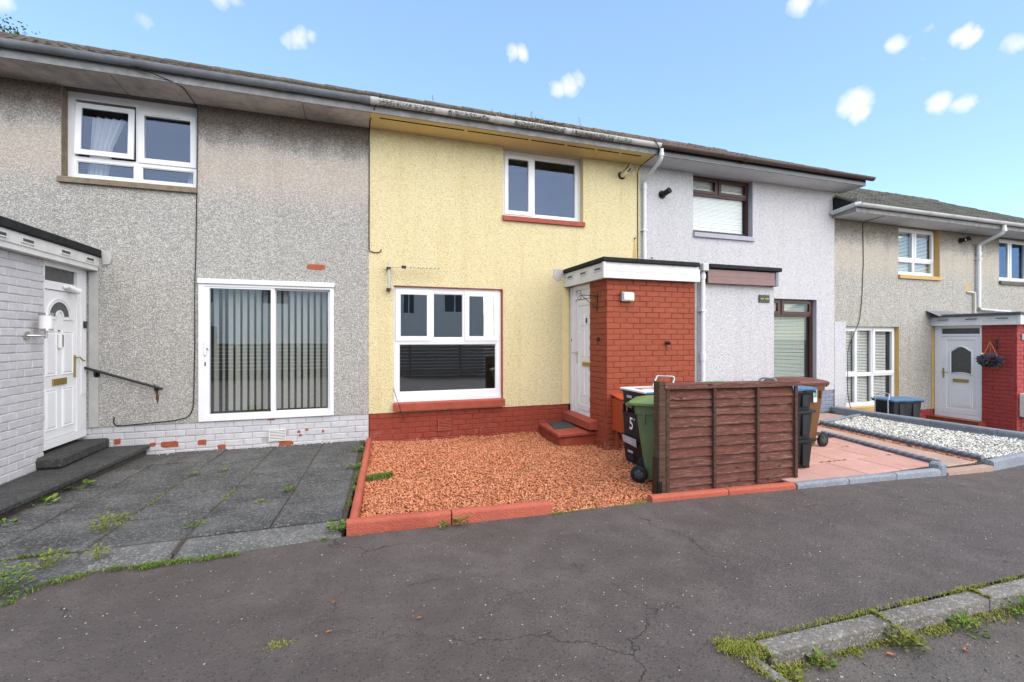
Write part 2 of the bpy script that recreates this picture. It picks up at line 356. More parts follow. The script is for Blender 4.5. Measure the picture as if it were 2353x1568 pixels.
def wood(name, a, b, pale):
    g = N(name); oi = g.n('ShaderNodeObjectInfo')
    off = g.n('ShaderNodeVectorMath', operation='ADD'); comb = g.n('ShaderNodeCombineXYZ'); g.l(g.math('MULTIPLY', oi.outputs['Random'], 40.0), comb.inputs[0]); g.l(g.sca((1.6, 20, 26)), off.inputs[0]); g.l(comb.outputs[0], off.inputs[1])
    f = g.noise(1.0, 6, .7, off.outputs[0]); f2 = g.noise(3.3, 5, .7, off.outputs[0])
    c = g.mix(g.ramp(f, [(.32, 0.0), (.66, 1.0)]), a, b)
    c = g.mix(g.math('MULTIPLY', g.math('SUBTRACT', oi.outputs['Random'], .55), .9, True), c, (.155, .045, .032))
    c = g.mix(g.math('MULTIPLY', g.ramp(f2, [(.55, 0.0), (.68, 1.0)]), .5), c, pale)
    f3 = g.noise(1.0, 4, .6, g.sca((7, 6, 90))); c = g.mix(g.math('MULTIPLY', g.ramp(f3, [(.56, 0.0), (.7, 1.0)]), .32), c, pale)
    kn = g.vor(1.0, 'F1', g.sca((3.2, 3, 7))); c = g.mix(g.ramp(kn.outputs['Distance'], [(.05, .75), (.13, 0.0)]), c, (.03, .014, .011))
    g.bump(g.math('ADD', f, g.math('MULTIPLY', f2, .6)), .8, .008); g.fin(c, .85, .2)
wood('wood_fence', (.088, .032, .024), (.16, .066, .050), (.42, .31, .27))
wood('wood_batten', (.062, .030, .023), (.10, .050, .038), (.18, .12, .10))
wood('wood_post', (.065, .036, .024), (.11, .062, .042), (.20, .14, .10))
wood('wood_opposite', (.16, .12, .085), (.24, .18, .13), (.36, .30, .24))

# ------------------------------------------------------------------ mesh helpers
class MB:
    def __init__(s): s.v = []; s.f = []; s.sm = False
    def add(s, vs, fs):
        n = len(s.v); s.v += [tuple(p) for p in vs]; s.f += [tuple(i+n for i in f) for f in fs]; return s
    def box(s, a, b, fr=None):
        (x0, y0, z0), (x1, y1, z1) = a, b
        vs = [(x0,y0,z0),(x1,y0,z0),(x1,y1,z0),(x0,y1,z0),(x0,y0,z1),(x1,y0,z1),(x1,y1,z1),(x0,y1,z1)]
        if fr: vs = [fr(*p) for p in vs]
        return s.add(vs, [(0,3,2,1),(4,5,6,7),(0,1,5,4),(1,2,6,5),(2,3,7,6),(3,0,4,7)])
    def bbox(s, a, b, c=.01, fr=None):
        """box with chamfered edges"""
        x0, y0, z0 = a; x1, y1, z1 = b
        vs = []; 
        for sx in (0, 1):
            for sy in (0, 1):
                for sz in (0, 1):
                    X = (x0, x1)[sx]; Y = (y0, y1)[sy]; Z = (z0, z1)[sz]; dx = c*(1-2*sx); dy = c*(1-2*sy); dz = c*(1-2*sz)
                    vs += [(X, Y+dy, Z+dz), (X+dx, Y, Z+dz), (X+dx, Y+dy, Z)]
        I = lambda sx, sy, sz, k: (sx*4+sy*2+sz)*3+k
        fs = []
        for q in (0, 1):
            fs.append(tuple(I(q, *t, 0) for t in ((0,0),(1,0),(1,1),(0,1))))
            fs.append(tuple(I(t[0], q, t[1], 1) for t in ((0,0),(1,0),(1,1),(0,1))))
            fs.append(tuple(I(t[0], t[1], q, 2) for t in ((0,0),(1,0),(1,1),(0,1))))
        for p in (0, 1):
            for q in (0, 1):
                fs.append((I(p,q,0,0), I(p,q,1,0), I(p,q,1,1), I(p,q,0,1)))
                fs.append((I(p,0,q,0), I(p,1,q,0), I(p,1,q,2), I(p,0,q,2)))
                fs.append((I(0,p,q,1), I(1,p,q,1), I(1,p,q,2), I(0,p,q,2)))
        for sx in (0, 1):
            for sy in (0, 1):
                for sz in (0, 1): fs.append((I(sx,sy,sz,0), I(sx,sy,sz,1), I(sx,sy,sz,2)))
        if fr: vs = [fr(*p) for p in vs]
        return s.add(vs, fs)
    def prism(s, pts, fr, o0, o1):
        """polygon (s,z) extruded from out=o0 to out=o1 in frame fr"""
        n = len(pts); vs = [fr(p[0], p[1], o0) for p in pts]+[fr(p[0], p[1], o1) for p in pts]
        fs = [tuple(range(n-1, -1, -1)), tuple(range(n, 2*n))]+[(i, (i+1) % n, (i+1) % n+n, i+n) for i in range(n)]
        return s.add(vs, fs)
    def slab(s, quad, z0, z1, c=0.0):
        """flat polygon (x,y[,z]) between z0 and z1, top edge chamfered by c; z0/z1 may be functions of x"""
        f0 = z0 if callable(z0) else (lambda x: z0); f1 = z1 if callable(z1) else (lambda x: z1)
        n = len(quad); cx = sum(p[0] for p in quad)/n; cy = sum(p[1] for p in quad)/n
        ins = []
        for p in quad:
            L = math.hypot(cx-p[0], cy-p[1]); k = min(.45, c*1.4/max(L, 1e-4)); ins.append((p[0]+(cx-p[0])*k, p[1]+(cy-p[1])*k))
        vs = [(p[0], p[1], f0(p[0])) for p in quad]+[(p[0], p[1], f1(p[0])-c) for p in quad]
        fs = [tuple(range(n-1, -1, -1))]+[(i, (i+1) % n, (i+1) % n+n, i+n) for i in range(n)]
        if c:
            vs += [(p[0], p[1], f1(p[0])) for p in ins]
            fs += [(i+n, (i+1) % n+n, (i+1) % n+2*n, i+2*n) for i in range(n)]+[tuple(range(2*n, 3*n))]
        else: fs.append(tuple(range(n, 2*n)))
        return s.add(vs, fs)
    def tube(s, pts, r, seg=10, caps=True):
        P = [Vector(p) for p in pts]; rs = r if isinstance(r, (list, tuple)) else [r]*len(P)
        rings = []; up = Vector((0, 0, 1)); prevn = None
        for i, p in enumerate(P):
            t = (P[min(i+1, len(P)-1)]-P[max(i-1, 0)]).normalized()
            if prevn is None: n = t.cross(up); n = n.normalized() if n.length > .05 else t.cross(Vector((1, 0, 0))).normalized()
            else: n = (prevn-t*prevn.dot(t)).normalized()
            prevn = n; b = t.cross(n)
            rings.append([p+(n*math.cos(2*math.pi*k/seg)+b*math.sin(2*math.pi*k/seg))*rs[i] for k in range(seg)])
        vs = [q for rg in rings for q in rg]; fs = []
        for i in range(len(P)-1):
            for k in range(seg):
                a = i*seg+k; b_ = i*seg+(k+1) % seg; fs.append((a, b_, b_+seg, a+seg))
        if caps: fs.append(tuple(range(seg-1, -1, -1))); fs.append(tuple((len(P)-1)*seg+k for k in range(seg)))
        s.sm = True; return s.add(vs, fs)
    def disc(s, c, axis, r, t, seg=20):
        """solid disc of thickness t centred at c along axis"""
        a = Vector(axis).normalized(); return s.tube([Vector(c)-a*t/2, Vector(c)+a*t/2], r, seg)
    def plate(s, s0, s1, z0, z1, holes, o0, o1, fr):
        """plate with rectangular holes; front at out=o1, back at out=o0"""
        xs = sorted({s0, s1, *[h[0] for h in holes], *[h[1] for h in holes]}); zs = sorted({z0, z1, *[h[2] for h in holes], *[h[3] for h in holes]})
        xs = [x for x in xs if s0-1e-6 <= x <= s1+1e-6]; zs = [z for z in zs if z0-1e-6 <= z <= z1+1e-6]
        def solid(i, j):
            if i < 0 or j < 0 or i >= len(xs)-1 or j >= len(zs)-1: return False
            cx = (xs[i]+xs[i+1])/2; cz = (zs[j]+zs[j+1])/2
            return not any(h[0] < cx < h[1] and h[2] < cz < h[3] for h in holes)
        for i in range(len(xs)-1):
            for j in range(len(zs)-1):
                if not solid(i, j): continue
                a, b, c, d = xs[i], xs[i+1], zs[j], zs[j+1]
                s.add([fr(a,c,o1), fr(b,c,o1), fr(b,d,o1), fr(a,d,o1)], [(0,1,2,3)])
                s.add([fr(a,c,o0), fr(b,c,o0), fr(b,d,o0), fr(a,d,o0)], [(3,2,1,0)])
                for ok, p, q in ((solid(i-1,j),(a,c),(a,d)), (solid(i+1,j),(b,d),(b,c)), (solid(i,j-1),(b,c),(a,c)), (solid(i,j+1),(a,d),(b,d))):
                    if not ok: s.add([fr(*p,o0), fr(*q,o0), fr(*q,o1), fr(*p,o1)], [(0,1,2,3)])
        return s

WM = {}          # world matrices, tracked by hand
def link(o, parent, wm):
    COL.objects.link(o); WM[o.name] = wm
    if parent is not None:
        o.parent = parent; o.matrix_parent_inverse = WM[parent.name].inverted()
    return o
def empty(name, loc, label, cat, group=None):
    o = bpy.data.objects.new(name, None); o.location = loc; o.empty_display_size = .1
    link(o, None, Matrix.Translation(loc)); return tag(o, label, cat, group)
def tag(o, label=None, cat=None, group=None, kind=None):
    if label: o['label'] = label
    if cat: o['category'] = cat
    if group: o['group'] = group
    if kind: o['kind'] = kind
    return o
def mesh(name, mb, mat, smooth=None):
    me = bpy.data.meshes.new(name); me.from_pydata(mb.v, [], mb.f); me.materials.append(M(mat))
    if smooth if smooth is not None else mb.sm:
        me.polygons.foreach_set('use_smooth', [True]*len(me.polygons)); me.set_sharp_from_angle(angle=R(38))
    me.update(); return me
def obj(name, mb, mat, parent=None, smooth=None):
    return link(bpy.data.objects.new(name, mesh(name, mb, mat, smooth)), parent, Matrix.Identity(4))
def inst(name, me, parent, loc, rz=0.0, scale=(1, 1, 1), rx=0.0, ry=0.0):
    o = bpy.data.objects.new(name, me); o.location = loc; o.rotation_euler = (rx, ry, rz); o.scale = scale
    return link(o, parent, Matrix.LocRotScale(Vector(loc), o.rotation_euler.to_matrix(), Vector(scale)))

def front(y): return lambda s, z, o: (s, y-o, z)
def sneg(x): return lambda s, z, o: (x-o, s, z)          # plane facing -X, s = Y
def spos(x): return lambda s, z, o: (x+o, s, z)          # plane facing +X, s = Y

# shared brick meshes: box 1 m scaled pieces, face towards -Y, origin at centre of the back of the brick
BL, BH, GAP = .235, .0865, .008
def brick_mesh(name, mat, seed, L):
    r = random.Random(seed); w = L-GAP; h = BH-GAP*.8; d = .05; c = .007
    j = lambda k=.0022: r.uniform(-k, k)
    vs = [(-w/2,0,-h/2),(w/2,0,-h/2),(w/2,0,h/2),(-w/2,0,h/2)]
    vs += [(-w/2+j(), -d+c, -h/2+j()), (w/2+j(), -d+c, -h/2+j()), (w/2+j(), -d+c, h/2+j()), (-w/2+j(), -d+c, h/2+j())]
    vs += [(-w/2+c+j(), -d+j(.0015), -h/2+c+j()), (w/2-c+j(), -d+j(.0015), -h/2+c+j()), (w/2-c+j(), -d+j(.0015), h/2-c+j()), (-w/2+c+j(), -d+j(.0015), h/2-c+j())]
    fs = [(3,2,1,0), (8,9,10,11)]
    for k in range(4): n = (k+1) % 4; fs += [(k, n, n+4, k+4), (k+4, n+4, n+8, k+8)]
    return mesh(name, MB().add(vs, fs), mat)
BRK = {}
def bricks(parent, s0, s1, z0, z1, mat, face, y, bare=(), skip=(), flip=0.0, recess=()):
    """stretcher-bond bricks over a rectangle; face 'front' (y = plane) / 'neg' / 'pos' (y = X of plane)"""
    key = mat
    if key not in BRK: BRK[key] = [brick_mesh('brick', mat, 31+i, BL) for i in range(5)]
    nrow = max(1, round((z1-z0)/BH)); hh = (z1-z0)/nrow; rz = {'front': 0, 'neg': -math.pi/2, 'pos': math.pi/2}[face]
    for r in range(nrow):
        zc = z0+(r+.5)*hh; x = s0-(BL/2 if (r+int(flip)) % 2 else 0)
        while x < s1-.02:
            a = max(x, s0); b = min(x+BL, s1); x += BL
            if b-a < .045: continue
            c = (a+b)/2
            if any(q[0] < c < q[1] and q[2] < zc < q[3] for q in skip): continue
            bm = any(q[0] < c < q[1] and q[2] < zc < q[3] for q in bare)
            rec = any(q[0] < c < q[1] and q[2] < zc < q[3] for q in recess)
            if bm and 'brick_bare' not in BRK: BRK['brick_bare'] = [brick_mesh('brick', 'brick_bare', 61+i, BL) for i in range(3)]
            me = rnd.choice(BRK['brick_bare'] if bm else BRK[key])
            out = (-.0055 if rec else -.006 if bm else rnd.uniform(-.003, .003))
            loc = {'front': (c, y+.043-out, zc), 'neg': (y+.043-out, c, zc), 'pos': (y-.043+out, c, zc)}[face]
            inst('brick', me, parent, loc, rz+rnd.uniform(-.011, .011), ((b-a)/BL, 1, hh/BH))

# ------------------------------------------------------------------ ground
def zg(x):                      # the pavement falls gently to the right
    return -.02-.02*min(max(x, 0), 14)
def sheet(xs, ys, zf, mb=None):
    mb = mb or MB(); n = len(ys)
    vs = [(x, y, zf(x, y)) for x in xs for y in ys]
    fs = [(i*n+j, (i+1)*n+j, (i+1)*n+j+1, i*n+j+1) for i in range(len(xs)-1) for j in range(n-1)]
    return mb.add(vs, fs)
XS = [-400, -60, -20, -10, -5, 0, 2, 4, 6, 8, 10, 12, 14, 20, 60, 400]
tag(obj('road', sheet(XS, [-400, -60, -14, -8, -5, -4.2, -3.9, 0, 10, 60, 400], lambda x, y: zg(x)-.08-(.6 if y > -4 else 0)), 'asphalt_road'), kind='structure')
# pavement: a raised sheet with a real kerb edge where it meets the road
pv = MB()
def pz(x, y): return zg(x)+.004*math.sin(x*1.7+y*.9)+.003*math.sin(y*2.3-x*.6)
sheet([-20+.5*i for i in range(44)]+[1.9], [-12+.3*i for i in range(21)]+[-5.548], pz, pv)
sheet([-20+.5*i for i in range(44)]+[1.9], [-5.548+.285*i for i in range(8)]+[-3.565], pz, pv)
sheet([1.9]+[2+.5*i for i in range(60)], [-5.548+.285*i for i in range(8)]+[-3.565], pz, pv)
pav = tag(obj('pavement', pv, 'asphalt', smooth=True), kind='structure')

# concrete kerb at the edge of the pavement, each stone its own piece
def kerb_stone(p0, p1, w, z0, z1, rad, mat, parent, name='kerb_stone', lean=0.0, side=1, seed=0):
    """stone along p0->p1 in plan; w to the given side; top edge on both sides rounded"""
    r = random.Random(seed); a = Vector((*p0, 0)); b = Vector((*p1, 0)); t = (b-a).normalized(); n = Vector((-t.y, t.x, 0))*side
    mb = MB(); prof = [(0, 0), (0, 1-rad)]+[(w*.5-w*.5*math.cos(R(q))*1.0, 0) for q in ()]
    k = 5; pts = [(0.0, 'lo')]
    z0f = z0 if callable(z0) else (lambda x: z0); z1f = z1 if callable(z1) else (lambda x: z1)
    L = (b-a).length; m = max(2, int(L/.12)); rings = []
    for i in range(m+1):
        u = .006/L+(1-.012/L)*i/m; c = a.lerp(b, u); zl = z0f(c.x); zh = z1f(c.x)+r.uniform(-.0025, .0025)
        ring = [(0, zl)]
        for q in range(k): ang = R(90*q/(k-1)); ring.append((rad-rad*math.cos(ang)+r.uniform(-.0015, .0015), zh-rad+rad*math.sin(ang)))
        for q in range(k): ang = R(90*q/(k-1)); ring.append((w-rad+rad*math.sin(ang)+r.uniform(-.0015, .0015), zh-rad+rad*math.cos(ang)))
        ring.append((w, zl)); rings.append([(c.x+n.x*o, c.y+n.y*o, z) for o, z in ring])
    nn = len(rings[0]); vs = [p for rg in rings for p in rg]
    fs = [(i*nn+j, i*nn+(j+1) % nn, (i+1)*nn+(j+1) % nn, (i+1)*nn+j) for i in range(m) for j in range(nn)]
    fs += [tuple(range(nn-1, -1, -1)), tuple(m*nn+j for j in range(nn))]
    mb.add(vs, fs); mb.sm = True
    return obj(name, mb, mat, parent)
def kerb_run(parent, pts, w, z0, z1, rad, mat, name='kerb_stone', side=1, length=.915, gap=.0):
    for i in range(len(pts)-1):
        a = Vector(pts[i]); b = Vector(pts[i+1]); L = (b-a).length; n = max(1, round(L/length))
        for k in range(n):
            kerb_stone(a.lerp(b, k/n), a.lerp(b, (k+1)/n), w, z0, z1, rad, mat, parent, name, side=side, seed=int(a.x*100)+k*7+i)
ke = empty('road_kerb', (2, -5.7, zg(2)), 'weathered grey concrete kerb along the road at the lower right, with moss in its joints', 'kerb')
kerb_run(ke, [(2.03, -5.553), (3.84, -5.566), (12.0, -5.66)], .112, lambda x: zg(x)-.2, lambda x: zg(x)+.006, .014, 'kerb_concrete', side=-1)
kd = empty('dropped_kerb', (1.9, -5.8, zg(2)), 'short mossy concrete kerb running towards the viewer at the bottom edge', 'kerb')
kerb_run(kd, [(1.88, -5.63), (1.95, -7.6)], .075, lambda x: zg(x)-.2, lambda x: zg(x)+.004, .025, 'kerb_concrete', side=1)

# ---- grey slab paving of the left house
pg_ = tag(obj('slab_paving', MB().slab([(-8, .02), (.12, .02), (-.10, -3.45), (-1.9, -3.5), (-2.1, -3.95), (-8, -3.95)], -.12, -.012), 'soil'), kind='structure')
def lerp(a, b, t): return a+(b-a)*t
colx = [(.075, -.125), (-.47, -.685), (-1.115, -1.285), (-1.735, -1.925), (-2.375, -2.56), (-3.02, -3.2), (-3.7, -3.9), (-4.4, -4.5)]
rows_y = [.0, -.78, -1.38, -2.0, -2.62, -3.22]
for ci in range(len(colx)-1):
    (ra, rb), (la, lb) = colx[ci], colx[ci+1]
    ry = [y+(0 if y in (0, -3.22) else rnd.uniform(-.03, .03)+(.12 if ci % 2 else -.02)) for y in rows_y]
    for k in range(5):
        q = []
        for (ca, cb), yy, dx, dy in (((la, lb), ry[k], .006, -.011), ((ra, rb), ry[k], -.006, -.011), ((ra, rb), ry[k+1], -.006, .011), ((la, lb), ry[k+1], .006, .011)):
            q.append((lerp(ca, cb, -yy/3.22)+dx, yy+dy))
        if rnd.random() < .0: continue
        dzs = rnd.uniform(-.008, .006)
        obj('slab', MB().slab(q, -.06, dzs, .008), 'slab_grey', pg_)
for a, b in ((-.125, -1.283), (-1.293, -1.93)):       # paler strip in front of the slabs
    obj('edging_slab', MB().slab([(b, -3.24), (a, -3.235), (a+.01, -3.56-.02*(a < -.5)), (b+.02, -3.60)], -.08, -.004, .02), 'slab_pale', pg_)
obj('edging_slab', MB().slab([(-2.9, -3.24), (-1.94, -3.245), (-1.72, -3.57), (-1.95, -3.70), (-2.02, -3.98), (-2.9, -4.3)], -.09, -.003, .02), 'slab_grey', pg_)

# raised concrete path and threshold by the left door
pl = tag(obj('raised_path', MB().slab([(-6, .0), (-2.70, .0), (-2.93, -2.5), (-6, -2.5)], -.05, .075, .01), 'soil'), kind='structure')
for y0, y1 in ((.0, -.62), (-.63, -1.28), (-1.29, -1.9), (-1.91, -2.5)):
    f = lambda y: lerp(-2.66, -2.885, -y/2.5)
    obj('path_slab', MB().slab([(-6, y0), (f(y0), y0), (f(y1), y1), (-6, y1)], .077, .125+rnd.uniform(-.004, .004), .012), 'slab_dark', pl)
obj('threshold', MB().bbox((-3.6, -1.06, .127), (-3.10, -.004, .255), .022), 'slab_dark', pl)

# ------------------------------------------------------------------ houses
PITCH = math.atan2(2.1, 4.05)
def tile_mesh(mat):
    """interlocking concrete tile: two shallow waves, thick front edge; origin at lower left, y runs up the slope"""
    W, L, T = .302, .36, .022; n = 8; top = []; 
    prof = [(W*i/n, .016*(.5-.5*math.cos(4*math.pi*i/n))) for i in range(n+1)]
    vs = []
    for y in (0, L): 
        for x, h in prof: vs.append((x, y, h+T+(0 if y == 0 else -.004)))
    for x, h in prof: vs.append((x, 0, h-.004))
    fs = [(i, i+1, i+n+2, i+n+1) for i in range(n)]+[(2*(n+1)+i, 2*(n+1)+i+1, i+1, i) for i in range(n)]
    fs += [(0, n+1, 2*(n+1)), (n, 3*(n+1)-1, 2*n+1)]
    me = mesh('roof_tile', MB().add(vs, fs), mat); return me
TILE = {}
def ridge_mesh(mat):
    mb = MB(); n = 8; L = .44
    for x, r in ((0, .13), (L, .12)):
        mb.v += [(x, r*math.cos(math.pi*i/n), r*.85*math.sin(math.pi*i/n)) for i in range(n+1)]
    mb.f += [(i, i+1, i+n+2, i+n+1) for i in range(n)]; mb.f.append(tuple(range(n+1))); mb.sm = True
    return mesh('ridge_tile', mb, mat)
GY, GZ = -.585, 4.985
def gutter(parent, x0, x1, dz, mat, endcap=False, step=.92, joint=None, ends=()):
    mb = MB(); n = 10; r = .062
    for x in (x0, x1):
        for rr in (r, r-.006):
            mb.v += [(x, GY+rr*math.cos(math.pi+math.pi*i/n), GZ+dz+rr*1.12*math.sin(math.pi+math.pi*i/n)+.02) for i in range(n+1)]
    m = n+1
    for a, b in ((0, 2), (1, 3)): mb.f += [(a*m+i, a*m+i+1, b*m+i+1, b*m+i) for i in range(n)]
    for e in (0, n): mb.f.append((e, m+e, 3*m+e, 2*m+e))
    for a, b in ((0, 1), (2, 3)): mb.f += [(a*m+i, a*m+i+1, b*m+i+1, b*m+i) for i in range(n)]
    if endcap: mb.f += [tuple(range(2*m, 3*m))]
    mb.sm = True; g = obj('gutter', mb, mat, parent)
    x = x0+.35
    while x < x1-.1:
        b = MB(); w = .018
        for dx in (0, w): b.v += [(x+dx, GY+(r+.007)*math.cos(math.pi+math.pi*i/n), GZ+dz+(r+.006)*1.12*math.sin(math.pi+math.pi*i/n)+.021) for i in range(n+1)]
        b.f += [(i, i+1, i+m+1, i+m) for i in range(n)]; b.sm = True
        obj('bracket', b, mat, g); x += step*rnd.uniform(.9, 1.1)
    for xj in joint or ():
        b = MB()
        for dx in (0, .11): b.v += [(xj+dx, GY+(r+.010)*math.cos(math.pi+math.pi*i/n), GZ+dz+(r+.008)*1.12*math.sin(math.pi+math.pi*i/n)+.022) for i in range(n+1)]
        b.f += [(i, i+1, i+m+1, i+m) for i in range(n)]; b.sm = True
        obj('union', b, mat, g)
    return g
def roof(parent, x0, x1, dz, tmat, gable_r=False):
    ez = 5.005+dz; ey = -.53; run = 4.05+.0; rise = 2.1
    deck = MB(); fr = lambda s, z, o: (s, z, o)
    A = (ey, ez-.005); B = (3.52, ez-.005+rise); C = (7.6, ez-.005)
    deck.add([(x0, *A), (x1, *A), (x1, *B), (x0, *B), (x1, *C), (x0, *C)], [(0, 1, 2, 3), (3, 2, 4, 5)])
    deck.add([(x0, A[0], A[1]-.05), (x1, A[0], A[1]-.05), (x1, C[0], A[1]-.05), (x0, C[0], A[1]-.05)], [(0, 1, 2, 3)])
    deck.add([(x1, *A), (x1, *B), (x1, *C)], [(0, 1, 2)]); deck.add([(x0, *A), (x0, *B), (x0, *C)], [(0, 1, 2)])
    d = obj('roof', deck, 'felt_black', parent)
    if tmat not in TILE: TILE[tmat] = (tile_mesh(tmat), ridge_mesh(tmat))
    n = int(round((x1-x0)/.3)); w = (x1-x0)/n; L = math.hypot(run, rise); rows = int(L/.31)
    for r in range(rows):
        s = r*L/rows
        for i in range(n):
            inst('roof_tile', TILE[tmat][0], d, (x0+i*w, ey-.035+math.cos(PITCH)*s+rnd.uniform(-.006, .006), ez+math.sin(PITCH)*(s-.035)+.002+rnd.uniform(0, .014)), 0, (w/.300, 1, 1), PITCH-R(1.4)+rnd.uniform(-.012, .012))
    k = int((x1-x0)/.42)
    for i in range(k): inst('ridge_tile', TILE[tmat][1], d, (x0+i*(x1-x0)/k, 3.52, ez+rise-.03+rnd.uniform(-.006, .006)), 0, ((x1-x0)/k/.42, 1, 1))
    return d
def house(label, x0, x1, dz, wmat, smat, tmat, gmat, fmat, openings, plinth, group='terraced houses in the row', soff_over=0.0, soff_x0=None, endcap=False, joint=None, wall_z0=.395):
    h = empty('terraced_house', ((x0+x1)/2, 0, dz), label, 'house', group)
    sx0 = x0 if soff_x0 is None else soff_x0
    w = MB().plate(x0, x1, wall_z0+dz, 4.835+dz, openings, -.20, 0, front(0))
    e = .0008 if dz == 0 else 0
    w.box((x0+e, .2005, wall_z0+dz), (x1-e, .22, 4.83+dz)) if False else None
    w.add([(x0+.001, .2, -.5), (x0+.001, 7, -.5), (x0+.001, 7, 4.83+dz), (x0+.001, .2, 4.83+dz)], [(0, 1, 2, 3)])
    w.add([(x1-.001, .2, -.5), (x1-.001, 7, -.5), (x1-.001, 7, 4.83+dz), (x1-.001, .2, 4.83+dz)], [(0, 1, 2, 3)])
    w.add([(x0, 7, -.5), (x1, 7, -.5), (x1, 7, 4.83+dz), (x0, 7, 4.83+dz)], [(0, 1, 2, 3)])
    obj('wall', w, wmat, h)
    if plinth:
        pm, bm, px0, px1, pz0, kw = plinth
        p = obj('plinth', MB().box((px0, .016, pz0+dz-.25), (px1, .2, wall_z0+dz-.002)), pm, h)
        bricks(p, px0, px1, pz0+dz, wall_z0+dz-.001, bm, 'front', .016, **kw)
    obj('soffit', MB().box((sx0+.002, -.505, 4.837+dz), (x1+soff_over-.002, .02, 4.857+dz)), smat, h)
    obj('fascia', MB().box((sx0, -.525, 4.842+dz), (x1+soff_over, -.507, 5.0+dz)), fmat, h)
    g = gutter(h, sx0, x1+soff_over+(.13 if endcap else 0), dz, gmat, endcap, joint=joint)
    roof(h, sx0-(.0), x1+soff_over, dz, tmat)
    return h

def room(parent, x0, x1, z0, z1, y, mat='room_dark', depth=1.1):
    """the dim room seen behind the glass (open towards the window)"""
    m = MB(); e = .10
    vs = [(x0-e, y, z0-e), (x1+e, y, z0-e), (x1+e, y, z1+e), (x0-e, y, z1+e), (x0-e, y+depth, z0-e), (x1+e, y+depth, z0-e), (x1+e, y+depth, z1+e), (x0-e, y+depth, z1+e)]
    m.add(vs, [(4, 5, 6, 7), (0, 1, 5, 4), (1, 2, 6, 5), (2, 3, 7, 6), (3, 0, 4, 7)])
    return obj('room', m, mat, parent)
def window(parent, x0, x1, z0, z1, y, fmat, panes, sashes=(), gmat='glass', depth=.07, rmat='room_dark', name='window', roomd=1.1, beads=True, gaps=()):
    """frame at plane y (front), panes = holes of the frame, sashes = (rect, border) proud casements inside a hole"""
    fr = front(y); holes = list(panes)+[s[0] for s in sashes]+list(gaps)
    w = obj(name, MB().plate(x0, x1, z0, z1, holes, -depth, 0, fr), fmat, parent)
    for p in panes:
        obj('pane', MB().box((p[0]-.004, y+.028, p[2]-.004), (p[1]+.004, y+.034, p[3]+.004)), gmat, w)
        if beads: obj('bead', MB().plate(p[0]-.002, p[1]+.002, p[2]-.002, p[3]+.002, [(p[0]+.011, p[1]-.011, p[2]+.011, p[3]-.011)], -.026, -.010, fr), fmat, w)
    for (s, b) in sashes:
        e = .004
        o = obj('sash', MB().plate(s[0]+e-.012, s[1]-e+.012, s[2]+e-.012, s[3]-e+.012, [(s[0]+b, s[1]-b, s[2]+b, s[3]-b)], .0015, .016, fr), fmat, w)
        obj('bead', MB().plate(s[0]+e, s[1]-e, s[2]+e, s[3]-e, [(s[0]+b, s[1]-b, s[2]+b, s[3]-b)], -.04, .001, fr), fmat, w)
        obj('pane', MB().box((s[0]+b-.004, y+.006, s[2]+b-.004), (s[1]-b+.004, y+.012, s[3]-b+.004)), gmat, w)
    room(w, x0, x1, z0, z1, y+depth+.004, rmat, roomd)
    return w
def sill(parent, x0, x1, z0, z1, proud, mat, back=.12):
    mb = MB(); fr = lambda x, y, z: (x, y, z)
    mb.add([(x0, -proud, z0), (x1, -proud, z0), (x1, back, z0), (x0, back, z0), (x0, -proud, z1-.016), (x1, -proud, z1-.016), (x1, back, z1+.006), (x0, back, z1+.006),
            (x0, -proud+.012, z1-.006), (x1, -proud+.012, z1-.006)],
           [(0, 3, 2, 1), (0, 1, 5, 4), (4, 5, 9, 8), (8, 9, 6, 7), (0, 4, 8, 7, 3), (1, 2, 6, 9, 5)])
    return obj('sill', mb, mat, parent)
def venetian(label, x0, x1, z0, z1, y, mat, pitch=.027, tilt=55, slack=None):
    b = empty('venetian_blind', ((x0+x1)/2, y, z0), label, 'blind')
    me = mesh('slat', MB().add([(0, -.0125, 0), (1, -.0125, 0), (1, 0, .0025), (0, 0, .0025), (1, .0125, 0), (0, .0125, 0)], [(0, 1, 2, 3), (3, 2, 4, 5)]), mat)
    obj('head_rail', MB().bbox((x0, y-.018, z1-.035), (x1, y+.018, z1), .004), mat, b)
    n = int((z1-z0-.04)/pitch)
    for i in range(n):
        inst('slat', me, b, (x0+.004, y+rnd.uniform(-.001, .001), z1-.045-i*pitch), 0, (x1-x0-.008, 1, 1), R(tilt)+rnd.uniform(-.04, .04), rnd.uniform(-.002, .002))
    for t in (.2, .8) if x1-x0 > .5 else (.5,):
        x = lerp(x0, x1, t); obj('cord', MB().box((x-.002, y-.016, z0), (x+.002, y-.0135, z1-.03)), mat, b)
    obj('bottom_rail', MB().bbox((x0+.004, y-.014, z0), (x1-.004, y+.014, z0+.016), .003), mat, b)
    return b
def vent(parent, s0, s1, z0, z1, fr, mat, name='air_vent', n=6, lmat=None):
    v = obj(name, MB().plate(s0, s1, z0, z1, [(s0+.014, s1-.014, z0+.014, z1-.014)], -.01, .012, fr), mat, parent)
    for i in range(n):
        zz = lerp(z0+.016, z1-.016, (i+.5)/n); k = (z1-z0)/n*.24
        mb = MB(); a, b = s0+.012, s1-.012
        vs = [fr(a, zz-k, .010), fr(b, zz-k, .010), fr(b, zz+k, -.004), fr(a, zz+k, -.004), fr(b, zz+k*.3, -.006), fr(a, zz+k*.3, -.006)]
        obj('louvre', mb.add(vs, [(0, 1, 2, 3), (3, 2, 4, 5), (5, 4, 1, 0)]), lmat or mat, v)
    obj('vent_back', MB().box((s0+.013, z0+.013, -.012), (s1-.013, z1-.013, -.008), fr), 'dark_gap', v)
    return v
